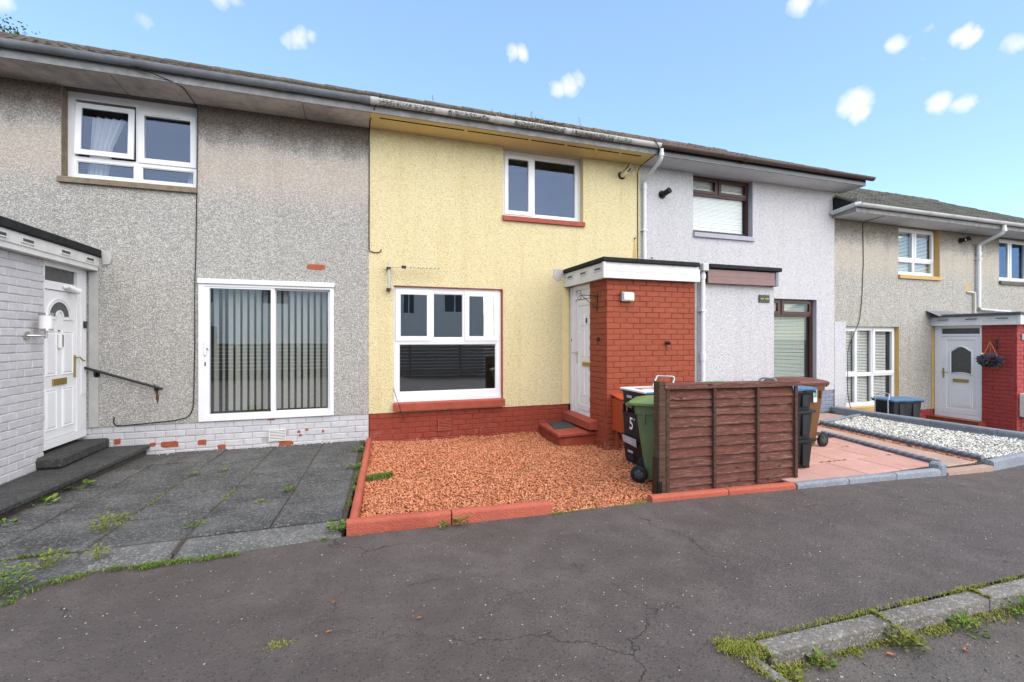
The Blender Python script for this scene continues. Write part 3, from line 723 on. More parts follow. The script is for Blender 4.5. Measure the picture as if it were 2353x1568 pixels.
def pipe(parent, pts, r, mat, name='downpipe', collars=(), clips=()):
    p = obj(name, MB().tube(pts, r, 12), mat, parent)
    for c0, c1, k in collars: obj('collar', MB().tube([c0, c1], r*k, 12), mat, p)
    for c in clips: obj('clip', MB().box((c[0]-r*1.5, c[1]-r*1.12, c[2]-.012), (c[0]+r*1.5, c[1]+r*1.6, c[2]+.012)), mat, p)
    return p
def bend(pts, k=4, f=.35):
    """round the corners of a polyline"""
    P = [Vector(p) for p in pts]; out = [P[0]]
    for i in range(1, len(P)-1):
        a = P[i].lerp(P[i-1], min(.5, f*.2/max((P[i]-P[i-1]).length, .01))); b = P[i].lerp(P[i+1], min(.5, f*.2/max((P[i]-P[i+1]).length, .01)))
        for t in range(k+1): q = t/k; out.append(a.lerp(P[i], q).lerp(P[i].lerp(b, q), q))
    return out+[P[-1]]
def flat_roof(parent, x0, x1, y0, z0, z1, mat):
    """felt-covered porch roof with a thick drip edge"""
    return obj('porch_roof', MB().bbox((x0, y0, z0), (x1, .0-.003, z1), .012), mat, parent)

FLAKES = [(-3.184, -3.115, .177, .232), (-3.063, -2.985, .152, .234), (-2.667, -2.594, .095, .152), (-2.547, -2.322, .067, .158), (-2.109, -1.994, .073, .154), (-1.87, -1.761, -.016, .07), (-1.095, -.884, -.026, .06), (-.838, -.792, .16, .203), (-.729, -.683, .185, .225), (-.511, -.463, .152, .186), (-.815, -.776, .11, .146), (-1.24, -1.13, .37, .392)]
# ---- left house ---------------------------------------------------------
LH = house('grey pebble-dashed terraced house on the left, with patio slider and grey brick porch', -6.6, .18, 0, 'pebbledash_grey', 'soffit_grey', 'tile_brown', 'gutter_grey', 'fascia_stone',
           [(-3.617, -2.11, 3.66, 4.834), (-2.09, -.33, .41, 2.40)],
           ('mortar_grey', 'brick_grey', -6.6, .175, -.06, dict(skip=((-1.22, -.985, .06, .235),))),
           joint=(-1.02, .06))
for x in (-4.6, -2.9, -.72): obj('soffit_joint', MB().box((x, -.5, 4.8355), (x+.006, -.002, 4.838)), 'dark_gap', LH)
w1 = window(LH, -3.61, -2.114, 3.68, 4.832, .13, 'upvc', [(-3.52, -2.885, 3.745, 3.925), (-2.80, -2.185, 3.745, 3.925)],
            [((-2.825, -2.165, 3.985, 4.69), .06)], gmat='glass_upper', gaps=[(-3.53, -2.865, 3.985, 4.735)])
# upper left casement tilted open on its top hinge
fr = front(.13)
tl = MB().plate(-3.515, -2.875, 4.0, 4.69, [(-3.45, -2.94, 4.065, 4.625)], 0, .03, lambda s, z, o: (s, .10-o-(4.69-z)*.0+(z-4.0)*.05+.0, z))
ts = obj('tilted_sash', tl, 'upvc', w1)
obj('pane', MB().box((-3.455, 0, 4.06), (-2.935, .006, 4.63), lambda x, y, z: (x, .085+y+(z-4.0)*.05+.0, z)), 'glass_upper', w1)
obj('trickle_vent', MB().bbox((-3.30, .055, 4.645), (-2.98, .09, 4.665), .004, lambda x, y, z: (x, y+.06, z)), 'upvc', w1)
obj('trickle_vent', MB().bbox((-2.66, .100, 4.645), (-2.34, .112, 4.665), .004), 'upvc', w1)
sill(LH, -3.64, -2.105, 3.585, 3.665, .05, 'sill_stone')
obj('window_surround', MB().box((-3.617, .001, 3.667), (-3.612, .128, 4.833)), 'sill_stone', LH)
# curtain behind it
cu = MB(); n = 26
for i in range(n+1):
    t = i/n
    for z, xa, xb in ((4.60, -3.42, -3.05), (4.2, -3.44, -3.20), (3.74, -3.48, -3.26)): cu.v.append((lerp(xa, xb, t), .30+.03*math.sin(t*26), z))
cu.f = [(i*3+j, (i+1)*3+j, (i+1)*3+j+1, i*3+j+1) for i in range(n) for j in range(2)]; cu.sm = True
tag(obj('curtain', cu, 'curtain'), 'white gathered curtain behind the tilted upper window of the grey house', 'curtain')
c2 = MB()
for i in range(9):
    t = i/8
    for z, xa, xb in ((4.45, -2.20, -2.14), (3.74, -2.32, -2.15)): c2.v.append((lerp(xa, xb, t), .29+.02*math.sin(t*14), z))
c2.f = [(i*2, i*2+2, i*2+3, i*2+1) for i in range(8)]; c2.sm = True
tag(obj('curtain', c2, 'curtain'), 'sliver of white curtain at the right of the grey house upper window', 'curtain')
# patio slider
SL = obj('patio_door', MB().plate(-2.09, -.33, .405, 2.40, [(-2.02, -.385, .46, 2.30)], -.10, .020, front(0)), 'upvc', LH)
obj('head_trim', MB().bbox((-2.10, -.045, 2.335), (-.32, -.0205, 2.405), .006), 'upvc', SL)
for a, b, o, nm in ((-2.045, -1.135, .028, 'door_leaf'), (-1.185, -.365, .0, 'door_leaf')):
    lf = obj(nm, MB().plate(a, b, .44, 2.325 if o else 2.32, [(a+(.085 if o else .06), b-.05, .50 if o else .505, 2.275)], -.035+o, .012+o, front(.03) if o else front(.05)), 'upvc', LH)
    obj('pane', MB().box((a+.06, .05-o+.002, .49), (b-.04, .056-o+.002, 2.285)), 'glass', lf)
    if o:
        obj('handle', MB().bbox((a+.022, -.036, 1.33), (a+.048, -.0105, 1.53), .006), 'upvc', lf)
        obj('lever', MB().tube([(a+.055, -.02, 1.43), (a+.075, -.035, 1.405)], .006, 6), 'metal_black', lf)
        obj('keyhole', MB().bbox((a+.028, -.018, 1.18), (a+.042, -.0105, 1.235), .003), 'metal_black', lf)
    else: obj('catch', MB().bbox((b-.012, .0, 1.37), (b+.01, .04, 1.40), .003), 'metal_black', lf)
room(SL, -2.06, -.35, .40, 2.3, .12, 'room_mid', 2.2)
vb = empty('vertical_blind', (-1.2, .2, .5), 'cream vertical louvre blind behind the glass of the patio slider', 'blind')
n = 17
for i in range(n):
    x = lerp(-1.97, -.43, (i+.5)/n); a = R(12+rnd.uniform(-9, 9)); w_ = .030; mb = MB()
    if i in (1,): a = R(70)
    for k in range(5):
        t = (k/4-.5)*2*w_; cz = .006*(1-(2*k/4-1)**2)
        for z in (.51, 2.28): mb.v.append((x+t*math.cos(a)-cz*math.sin(a), .20+t*math.sin(a)+cz*math.cos(a), z))
    mb.f = [(k*2, k*2+2, k*2+3, k*2+1) for k in range(4)]; mb.sm = True
    obj('slat', mb, 'blind_fabric', vb)
obj('head_rail', MB().bbox((-2.0, .17, 2.285), (-.4, .23, 2.31), .004), 'blind_white', vb)
vent(LH, -1.215, -.99, .065, .232, front(.0), 'fascia_white', n=6)
obj('door_frame_post', MB().box((-3.325, -.012, .40), (-3.222, -.0015, 2.45)), 'plaster_grey', LH)
# exposed brick where render has fallen off
hb = MB(); pts = []
for i in range(22):
    a = 2*math.pi*i/22; pts.append((-.582+.125*math.copysign(abs(math.cos(a))**.45, math.cos(a))+rnd.uniform(-.009, .009), 2.638+.040*math.copysign(abs(math.sin(a))**.5, math.sin(a))+rnd.uniform(-.006, .006)))
obj('exposed_brick', hb.prism(pts, front(0), -.02, .004), 'brick_bare', LH)
def flake(a, b, c, d, y=.0065, seed=0):
    r_ = random.Random(seed); pts = []
    for i in range(16):
        t = 2*math.pi*i/16; pts.append(((a+b)/2+(b-a)/2*math.copysign(abs(math.cos(t))**.4, math.cos(t))*r_.uniform(.82, 1), (c+d)/2+(d-c)/2*math.copysign(abs(math.sin(t))**.4, math.sin(t))*r_.uniform(.82, 1)))
    obj('bare_patch', MB().prism(pts, front(y), -.004, .0015), 'brick_bare', LH)
for k_, q in enumerate(FLAKES): flake(*q, seed=k_)
# porch: right-hand side wall in painted brick, door, fascia and flat roof
PX = -3.33
po = obj('porch', MB().box((-5.0, -1.95, -.1), (PX-.002, -.925, 2.455)), 'mortar_grey', LH)
bricks(po, -1.95, -.915, .125, 2.455, 'brick_grey', 'pos', PX-.002)
obj('porch_core', MB().box((-5.0, -.92, .125), (PX-.30, -.004, 2.455)), 'room_dark', LH)
obj('porch_fascia', MB().box((PX+.065, -2.05, 2.455), (PX+.10, -.003, 2.60)), 'fascia_white', LH)
obj('porch_fascia', MB().box((PX+.08, -2.05, 2.515), (PX+.112, -.003, 2.635)), 'fascia_white', LH)
obj('porch_soffit', MB().box((-5, -2.05, 2.457), (PX+.064, -.003, 2.475)), 'fascia_white', LH)
flat_roof(LH, -5.1, PX+.145, -2.1, 2.637, 2.735, 'felt_black')
obj('mortar_patch', MB().prism([(-3.33, 2.74), (-3.20, 2.735), (-3.10, 2.72), (-3.075, 2.64), (-3.10, 2.55), (-3.17, 2.54), (-3.19, 2.72)], front(0), -.01, .02), 'plaster_grey', LH)
for y0 in (-.33, -.85, -1.5, -1.9): vent(LH, y0, y0+.20, 2.545, 2.605, spos(PX+.112), 'fascia_white', 'fascia_vent', 4, 'gutter_grey')
dx = PX-.03
FRD = spos(dx)
dfm = obj('door_frame', MB().plate(-.912, -.0145, .30, 2.455, [(-.86, -.225, .40, 2.14), (-.86, -.225, 2.235, 2.40)], -.07, .012, FRD), 'upvc', LH)
obj('transom_pane', MB().box((-.87, 2.23, -.03), (-.22, 2.405, -.022), FRD), 'glass_obscure', dfm)
obj('frame_strip', MB().box((-.145, .85, .0125), (-.04, 2.14, .022), FRD), 'upvc', dfm)
obj('alarm_contact', MB().bbox((-.115, 1.70, .0225), (-.065, 1.79, .045), .005, FRD), 'metal_black', dfm)
def arch(cx, cz, r, a0=0, a1=180, n=18, k=1.0): return [(cx+r*math.cos(R(lerp(a0, a1, i/n))), cz+r*k*math.sin(R(lerp(a0, a1, i/n)))) for i in range(n+1)]
DL = obj('front_door', MB().box((-.855, .405, -.05), (-.23, 2.135, -.006), FRD), 'upvc_panel', LH)
cy = -.56
obj('fanlight', MB().prism(arch(cy, 1.83, .20, k=.9)+arch(cy, 1.83, .065, 180, 0, 10), FRD, -.008, -.003), 'glass_obscure', DL)
for rr, oo in ((.245, .0045), (.215, .002)):
    obj('moulding', MB().prism(arch(cy, 1.825, rr, k=.92)+arch(cy, 1.825, rr-.022, 180, 0, 18, .92), FRD, -.006, oo), 'upvc', DL)
obj('moulding', MB().prism(arch(cy, 1.83, .075)+arch(cy, 1.83, .055, 180, 0), FRD, -.006, .006), 'upvc', DL)
for a, b in ((-.82, -.63), (-.49, -.29)): obj('moulding', MB().bbox((a, 1.79, -.006), (b, 1.815, .006), .003, FRD), 'upvc', DL)
def dpanel(parent, fr, a, b, c, d, mat='upvc'):
    """raised door panel with chamfered rim"""
    m = MB(); e = .022
    o = [(a, c), (b, c), (b, d), (a, d)]; i1 = [(a+e*.4, c+e*.4), (b-e*.4, c+e*.4), (b-e*.4, d-e*.4), (a+e*.4, d-e*.4)]; i2 = [(a+e, c+e), (b-e, c+e), (b-e, d-e), (a+e, d-e)]
    i3 = [(a+1.8*e, c+1.8*e), (b-1.8*e, c+1.8*e), (b-1.8*e, d-1.8*e), (a+1.8*e, d-1.8*e)]
    vs = [fr(*p, 0.0) for p in o]+[fr(*p, .010) for p in i1]+[fr(*p, .001) for p in i2]+[fr(*p, .009) for p in i3]
    fs = [(k+4*q, (k+1) % 4+4*q, (k+1) % 4+4*q+4, k+4*q+4) for q in range(3) for k in range(4)]+[(12, 13, 14, 15)]
    return obj('door_panel', m.add(vs, fs), mat, parent)
FD2 = lambda s, z, o: FRD(s, z, o-.006)
for a, b in ((-.83, -.61), (-.51, -.28)):
    dpanel(DL, FD2, a, b, 1.13, 1.66); dpanel(DL, FD2, a, b, .50, .98)
obj('letter_plate', MB().bbox((-.70, 1.015, -.0055), (-.43, 1.095, .010), .004, FRD), 'brass', DL)
obj('letter_flap', MB().bbox((-.675, 1.03, .0101), (-.455, 1.08, .014), .003, FRD), 'brass', DL)
obj('knocker', MB().bbox((-.60, 1.45, -.0055), (-.56, 1.62, .03), .008, FRD), 'paint_white', DL)
obj('doorbell_camera', MB().bbox((-.552, 1.46, -.0055), (-.515, 1.62, .022), .012, FRD), 'metal_black', DL)
obj('peephole', MB().disc(FRD(-.578, 1.66, 0), (1, 0, 0), .008, .02, 10), 'metal_black', DL)
obj('handle_plate', MB().bbox((-.268, 1.08, -.0055), (-.242, 1.36, .008), .004, FRD), 'brass', DL)
obj('door_handle', MB().tube([FRD(-.255, 1.33, 0), FRD(-.255, 1.33, .055), FRD(-.19, 1.285, .06), FRD(-.155, 1.285, .06)], .009, 8), 'brass', DL)
obj('spot_lamp', MB().tube([FRD(-.50, 2.19, .012), FRD(-.49, 2.195, .05)], .028, 12), 'upvc', dfm)
obj('spot_lamp', MB().tube([FRD(-.50, 2.20, .05), FRD(-.42, 2.17, .075), FRD(-.36, 2.155, .085)], [.022, .032, .042], 12), 'upvc', dfm)
# steel lantern on the porch wall
ln = empty('wall_lantern', (PX, -1.17, 1.5), 'brushed steel wall lantern with frosted glass on the grey brick porch', 'wall lamp')
b = spos(PX+.006)
obj('backplate', MB().disc(b(-1.22, 1.60, .008), (1, 0, 0), .045, .016), 'steel', ln)
obj('arm', MB().tube([b(-1.22, 1.60, .01), b(-1.20, 1.60, .06), b(-1.13, 1.60, .12)], .011, 8), 'steel', ln)
obj('stem', MB().tube([b(-1.13, 1.57, .12), b(-1.13, 1.66, .12)], .013, 10), 'steel', ln)
obj('glass_cylinder', MB().tube([b(-1.13, 1.675, .12), b(-1.13, 1.83, .12)], .056, 18), 'lamp_glass', ln)
for z in (1.665, 1.835): obj('rim', MB().tube([b(-1.13, z-.012, .12), b(-1.13, z+.012, .12)], .062, 18), 'steel', ln)
# handrail
hr = empty('handrail', (-3.0, -.06, 1.0), 'black metal handrail sloping down the grey wall beside the left door', 'handrail')
obj('rail', MB().tube([(-3.345, -.075, 1.19), (-2.49, -.075, .885)], .017, 10), 'metal_black', hr)
for x, z in ((-3.24, 1.10), (-2.58, .90)):
    obj('bracket', MB().tube([(x, -.002, z-.012), (x, -.06, z-.012), (x, -.075, z+.045)], .010, 8), 'metal_black', hr)
    obj('wall_plate', MB().disc((x, -.006, z-.012), (0, 1, 0), .034, .012, 14), 'metal_black', hr)
obj('rust_streak', MB().prism([(-2.60, .87), (-2.57, .87), (-2.555, .76), (-2.57, .66), (-2.59, .74)], front(0), -.01, .0025), 'rust', LH)
def cable(label, pts, r=.006, mat='cable_black', k=.5):
    return tag(obj('cable', MB().tube(bend(pts, 4, k), r, 6), mat), label, 'cable')
cable('black cable dropping from the grey gutter down the wall beside the patio slider', [(-3.05, -.64, 5.03), (-2.45, -.58, 4.90), (-2.14, -.50, 4.83), (-2.095, -.03, 4.78), (-2.10, -.012, 4.5), (-2.125, -.012, 2.6), (-2.13, -.03, 2.42), (-2.135, -.012, 1.5), (-2.15, -.012, .60), (-2.21, -.012, .47), (-2.32, -.014, .455), (-2.36, -.014, .44), (-2.6, -.014, .425), (-3.02, -.012, .40), (-3.06, -.012, .44), (-3.05, -.012, .53)], .0065, k=.5)
cable('thin black cable down the joint between grey and yellow walls', [(.33, -.66, 5.05), (.24, -.57, 4.88), (.19, -.3, 4.83), (.185, -.014, 4.80), (.182, -.014, 2.94), (.20, -.014, 2.91), (.34, -.014, 2.90), (.365, -.014, 2.96)], .0075)

# ---- yellow house -------------------------------------------------------
YH = house('yellow rendered terraced house with red painted plinth and red brick porch', .18, 5.095, 0, 'render_yellow', 'soffit_yellow', 'tile_brown', 'gutter_white', 'fascia_stone',
           [(2.365, 3.886, 3.66, 4.834), (.552, 2.364, .54, 2.405)],
           ('mortar_red', 'brick_red_plinth', .185, 3.6, -.125, dict(skip=((1.245, 1.475, .05, .245),), recess=((.18, .75, .22, .33), (.3, .62, .05, .22))) ),
           joint=(2.05, .19))
x = .32                                                    # black vent slots in the soffit
for L in (1.28, 1.02, .60, .52, .42, .40):
    obj('soffit_slot', MB().box((x, -.405, 4.8335), (x+L, -.375, 4.8365)), 'dark_gap', YH); x += L+.055
obj('soffit_joint', MB().box((4.05, -.50, 4.8352), (4.056, -.004, 4.8369)), 'paint_ochre', YH)
w2 = window(YH, 2.366, 3.885, 3.668, 4.832, .13, 'upvc', [(2.985, 3.795, 3.755, 4.74)], [((2.435, 2.93, 3.735, 4.755), .06)], rmat='room_mid', gmat='glass_upper')
sill(YH, 2.352, 3.90, 3.578, 3.665, .05, 'paint_red')
obj('reveal', MB().box((3.8835, .001, 3.667), (3.8865, .129, 4.833)), 'plaster_yellow', YH)
w3 = window(YH, .556, 2.342, .545, 2.392, .055, 'upvc', [(1.185, 1.68, 1.575, 2.30), (.64, 2.255, .70, 1.475)],
            [((.595, 1.15, 1.535, 2.34), .068), ((1.715, 2.285, 1.535, 2.34), .068)], rmat='room_mid', roomd=2.5)
obj('cill_strip', MB().box((.556, .035, .545), (2.342, .0545, .60)), 'upvc', w3)
sill(YH, .545, 2.372, .425, .5455, .085, 'paint_red', .06)
obj('reveal', MB().box((2.3435, .001, .547), (2.3625, .12, 2.404)), 'paint_red', YH)
obj('reveal', MB().box((.553, .002, 2.3935), (2.343, .12, 2.4045)), 'paint_red', YH)
vent(YH, 1.25, 1.47, .06, .24, front(.0), 'paint_red', n=6)
# porch
QX, QY, QR = 3.62, -1.28, 5.262
po = obj('porch', MB().box((QX+.004, QY+.004, -.3), (QR, -.742, 2.48)), 'mortar_red', YH)
bricks(po, QX, QR, -.165, 2.482, 'brick_red', 'front', QY+.004)
bricks(po, QY+.05, -.735, -.165, 2.482, 'brick_red', 'neg', QX+.004, flip=1)
obj('porch_core', MB().box((QX+.30, -.74, -.1), (QR, -.003, 2.48)), 'room_dark', YH)
obj('porch_render', MB().box((QR+.001, QY+.02, -.2), (5.33, -.01, 2.50)), 'plaster_grey', YH)
sd = sneg(QX-.10); fd = front(QY-.10)
obj('porch_fascia', MB().box((-1.38, 2.475, -.03), (-.003, 2.555, .012), sd), 'fascia_white', YH)
obj('porch_fascia', MB().box((-1.38, 2.557, -.03), (-.003, 2.715, .0), sd), 'fascia_white', YH)
obj('porch_fascia', MB().box((3.53, 2.48, -.03), (5.27, 2.585, .014), fd), 'fascia_white', YH)
obj('porch_fascia', MB().box((3.53, 2.589, -.03), (5.27, 2.682, .008), fd), 'fascia_white', YH)
obj('porch_fascia', MB().box((3.53, 2.6835, -.03), (5.25, 2.725, .0), fd), 'fascia_white', YH)
obj('corner_trim', MB().bbox((3.494, -1.404, 2.474), (3.537, -1.352, 2.72), .004), 'fascia_white', YH)
obj('porch_soffit', MB().box((3.53, -1.36, 2.484), (5.26, -.003, 2.495)), 'fascia_white', YH)
flat_roof(YH, 3.478, 5.25, -1.425, 2.722, 2.79, 'felt_black')
obj('lead_flashing', MB().box((3.44, -.012, 2.70), (3.60, -.001, 2.79)), 'plaster_grey', YH)
obj('mortar_patch', MB().prism([(3.30, 2.79), (3.42, 2.80), (3.47, 2.72), (3.44, 2.60), (3.36, 2.58), (3.29, 2.66)], front(0), -.01, .008), 'plaster_grey', YH)
for y0 in (-.33, -.82, -1.30): vent(YH, y0, y0+.22, 2.60, 2.665, sneg(QX-.10), 'fascia_white', 'fascia_vent', 4, 'gutter_grey')
obj('door_jamb', MB().box((3.462, -.010, .40), (3.592, -.0015, 2.46)), 'plaster_yellow', YH)
FY = sneg(QX+.03)
dfm = obj('door_frame', MB().plate(-.738, -.011, .27, 2.472, [(-.734, -.20, .335, 2.235), (-.734, -.20, 2.29, 2.40)], -.08, .02, FY), 'upvc', YH)
obj('frame_cover', MB().box((-.10, .27, .0205), (.0 -.0115, 2.45, .03), FY), 'upvc', dfm)
obj('transom_panel', MB().box((-.737, 2.288, -.02), (-.198, 2.402, -.008), FY), 'upvc_panel', dfm)
obj('cable_hole', MB().bbox((-.085, 1.515, .0305), (-.055, 1.55, .034), .003, FY), 'metal_black', dfm)
DY = obj('front_door', MB().box((-.737, .34, -.045), (-.205, 2.23, -.006), FY), 'upvc_panel', YH)
FY2 = lambda s, z, o: FY(s, z, o-.006)
obj('leaf_rail', MB().plate(-.736, -.21, .345, 2.225, [(-.735, -.30, .44, 2.13)], -.006, .006, FY), 'upvc', DY)
for c, d in ((1.79, 2.0), (1.26, 1.72), (.60, 1.05)):
    dpanel(DY, FY2, -.505, -.345, c, d); dpanel(DY, FY2, -.733, -.595, c, d)
obj('letter_plate', MB().bbox((-.715, 1.10, -.0055), (-.435, 1.165, .012), .004, FY), 'brass', DY)
obj('number_plate', MB().bbox((-.605, 1.825, -.0055), (-.555, 1.905, .010), .003, FY), 'metal_black', DY)
obj('handle_plate', MB().bbox((-.262, 1.13, .0061), (-.232, 1.35, .014), .004, FY), 'chrome', DY)
obj('door_handle', MB().tube([FY(-.247, 1.31, .01), FY(-.247, 1.31, .06), FY(-.16, 1.315, .065)], .009, 8), 'chrome', DY)
# doorstep
ds = tag(obj('door_sill_step', MB().add([(3.475, -.002, .12), (3.475, -1.0, .12), (3.645, -1.0, .12), (3.645, -.002, .12), (3.475, -.002, .262), (3.475, -1.0, .232), (3.645, -1.0, .268), (3.645, -.002, .285)], [(0, 1, 2, 3), (4, 7, 6, 5), (0, 4, 5, 1), (1, 5, 6, 2), (3, 2, 6, 7)]), 'paint_red', YH), 'red painted sill step under the yellow house door')
st = obj('doorstep', MB().slab([(3.045, .012), (3.64, .012), (3.64, -.90), (2.985, -.945)], -.30, .035), 'brick_red', YH)
obj('step_slab', MB().slab([(3.02, .010), (3.635, .010), (3.63, -.935), (2.945, -.985)], .036, .085, .012), 'paint_red', st)
mt = MB().slab([(3.17, -.06), (3.55, -.04), (3.45, -.56), (3.06, -.60)], .0855, .100, .004)
tag(obj('doormat', mt, 'rubber_mat'), 'worn dark grey rubber doormat on the red front step', 'doormat')
# bulkhead light
bl = empty('bulkhead_light', (3.96, QY, 2.2), 'rectangular bulkhead light with pale lens on the red brick porch', 'wall lamp')
obj('housing', MB().bbox((3.848, QY-.075, 2.135), (4.062, QY-.006, 2.285), .012), 'metal_grey', bl)
obj('lens', MB().bbox((3.868, QY-.098, 2.152), (4.020, QY-.0755, 2.268), .010), 'lamp_glass', bl)
obj('clip', MB().bbox((4.026, QY-.086, 2.155), (4.052, QY-.0752, 2.265), .004), 'chrome', bl)
# black scrolled bracket on the porch side
br = empty('hanging_bracket', (QX, -1.0, 2.1), 'empty black wrought-iron hanging bracket on the red porch by the white door', 'bracket')
K = sneg(QX-.006)
obj('back_bar', MB().bbox((-1.005, 1.99, -.002), (-.980, 2.285, .008), .002, K), 'metal_black', br)
obj('arm', MB().tube([K(-.992, 2.24, .005), K(-.992, 2.245, .30)], .006, 6), 'metal_black', br)
obj('strut', MB().tube([K(-.992, 2.04, .005), K(-.992, 2.23, .26), K(-.992, 2.25, .30)], .006, 6), 'metal_black', br)
for cz, co, s in ((2.285, .31, 1), (2.205, .31, -1), (2.21, .05, 1), (2.09, .05, -1)):
    obj('scroll', MB().tube([K(-.992, cz+.032*(1-.035*t)*math.sin(t*.52)*s, co+.032*(1-.035*t)*math.cos(t*.52)) for t in range(12)], .0045, 6), 'metal_black', br)
obj('wall_knob', MB().disc(K(-1.035, 1.555, .012), (1, 0, 0), .030, .03, 16), 'metal_black', YH)
sp = obj('pipe_stub', MB().tube([(4.70, QY, 1.50), (4.70, QY-.05, 1.495)], .024, 12), 'rust', YH)
obj('cover', MB().tube([(4.70, QY-.05, 1.495), (4.705, QY-.09, 1.485)], [.032, .022], 12), 'metal_black', sp)
obj('rust_streak', MB().prism([(4.685, 1.47), (4.71, 1.47), (4.70, 1.38)], front(QY-.0075), -.004, .0025), 'rust', YH)
pipe(YH, bend([(5.13, GY, 4.93), (5.13, GY, 4.80), (5.13, GY+.03, 4.74), (5.14, -.06, 4.53), (5.14, -.06, 4.42), (5.14, -.06, 2.80)], 4, .5), .034, 'pipe_white',
     collars=(((5.13, GY, 4.86), (5.13, GY, 4.80), 1.28), ((5.14, -.06, 4.44), (5.14, -.06, 4.37), 1.25)), clips=((5.14, -.06, 3.6),))
pipe(YH, [(5.375, QY-.055, 2.66), (5.375, QY-.055, -.1)], .036, 'pipe_white', collars=(((5.375, QY-.055, 2.62), (5.375, QY-.055, 2.54), 1.25), ((5.375, QY-.055, 1.33), (5.375, QY-.055, 1.20), 1.3)), clips=((5.375, QY-.055, 2.02),))
obj('hopper', MB().bbox((5.31, QY-.14, 2.66), (5.43, QY-.02, 2.79), .012), 'gutter_white', YH)
cable('black cable hanging from the pale gutter down beside the white downpipe', [(4.90, -.66, 5.05), (5.03, -.66, 4.93), (5.06, -.58, 4.85), (5.02, -.25, 4.80), (5.02, -.014, 4.75), (5.022, -.014, 2.8)], .0075)
fl = obj('boiler_flue', MB().tube([(4.68, -.002, 4.60), (4.68, -.16, 4.62), (4.69, -.22, 4.64)], [.055, .055, .05], 16), 'chrome', YH)
obj('guard', MB().tube([(4.69, -.22, 4.64), (4.70, -.30, 4.67)], [.062, .05], 12), 'chrome', fl)
for k in range(6): obj('guard_slot', MB().tube([(4.69+.062*math.cos(k*1.05), -.225, 4.64+.062*math.sin(k*1.05)), (4.70+.053*math.cos(k*1.05), -.295, 4.67+.053*math.sin(k*1.05))], .007, 5), 'metal_black', fl)
obj('seal', MB().disc((4.68, -.004, 4.60), (0, 1, 0), .075, .01), 'felt_black', fl)
obj('rust_streak', MB().prism([(4.94, 3.42), (4.97, 3.42), (5.0, 2.96), (4.98, 2.80), (4.90, 2.80), (4.915, 3.05)], front(0), -.01, .002), 'paint_ochre', YH)
obj('hook', MB().tube([(4.955, .0, 3.44), (4.955, -.04, 3.45)], .012, 8), 'metal_black', YH)
# tv aerial
ae = empty('television_aerial', (.47, -.1, 2.3), 'weathered aerial on a short mast above the yellow house window', 'aerial')
obj('mast', MB().tube([(.47, -.10, 2.31), (.47, -.10, 2.75)], .013, 8), 'metal_grey', ae)
for z in (2.33, 2.66): obj('clamp', MB().bbox((.44, -.12, z-.02), (.50, -.001, z+.02), .004), 'rust', ae)
obj('boom', MB().tube([(.43, -.13, 2.675), (1.24, -.16, 2.672)], .006, 6), 'metal_grey', ae)
obj('dipole', MB().bbox((.66, -.165, 2.655), (.73, -.13, 2.70), .008), 'metal_black', ae)
for i in range(8): obj('element', MB().tube([(.79+i*.063, -.24, 2.668+.02*0), (.79+i*.063, -.07, 2.685)], .0055, 5), 'metal_black', ae)
cable('pale lead looping from the aerial down to the window corner', [(.53, -.13, 2.67), (.56, -.12, 2.62), (.50, -.02, 2.5), (.515, -.012, 2.38), (.54, -.014, 2.33)], .005, 'pipe_white')
cable('thin dark wire drooping from the yellow house window corner over its red sill', [(.548, -.012, .78), (.60, -.06, .60), (.64, -.10, .50), (.66, -.11, .38), (.72, -.02, .26)], .004)
mbx = empty('meter_box', (3.8, QY, .2), 'orange-red meter box on the porch wall behind the black bins', 'meter box')
obj('cabinet', MB().bbox((3.70, QY-.27, .16), (4.02, QY-.008, .66), .015), 'meter_orange', mbx)
obj('lid', MB().add([(3.69, QY-.285, .655), (4.03, QY-.285, .655), (4.03, QY-.008, .70), (3.69, QY-.008, .70), (3.69, QY-.285, .670), (4.03, QY-.285, .670), (4.03, QY-.008, .715), (3.69, QY-.008, .715)], [(0, 3, 2, 1), (4, 5, 6, 7), (0, 1, 5, 4), (1, 2, 6, 5), (2, 3, 7, 6), (3, 0, 4, 7)]), 'meter_orange', mbx)
obj('conduit', MB().tube([(3.76, QY-.07, .16), (3.76, QY-.07, -.15)], .028, 10), 'brick_red', mbx)

# ---- white house --------------------------------------------------------
WH = house('white rendered end terraced house with brown window frames and brown gutter', 5.095, 10.156, 0, 'render_white', 'soffit_white', 'tile_rust', 'gutter_brown', 'fascia_black',
           [(6.30, 7.81, 3.665, 4.834), (7.80, 9.615, .54, 2.41)],
           ('mortar_blue', 'brick_blue', 6.95, 10.156, -.09, {}), soff_over=.22, endcap=True, joint=(6.95,), wall_z0=.415)
obj('fascia_trim', MB().box((5.10, -.5295, 4.838), (10.37, -.5265, 4.848)), 'gutter_grey', WH)
obj('soffit_joint', MB().box((5.75, -.50, 4.8352), (5.756, -.004, 4.8369)), 'plaster_grey', WH)
w4 = window(WH, 6.302, 7.808, 3.672, 4.832, .12, 'frame_brown', [(6.345, 7.765, 3.735, 4.455)], [((6.335, 6.985, 4.50, 4.80), .055), ((7.035, 7.775, 4.50, 4.80), .055)], gmat='glass_clear', rmat='room_mid')
sill(WH, 6.30, 7.83, 3.575, 3.668, .05, 'paint_lilac')
obj('reveal', MB().box((7.8075, .001, 3.67), (7.8105, .119, 4.833)), 'paint_lilac', WH)
venetian('closed white venetian blind in the upper window of the white house', 6.35, 7.74, 3.72, 4.78, .205, 'blind_white', tilt=76)
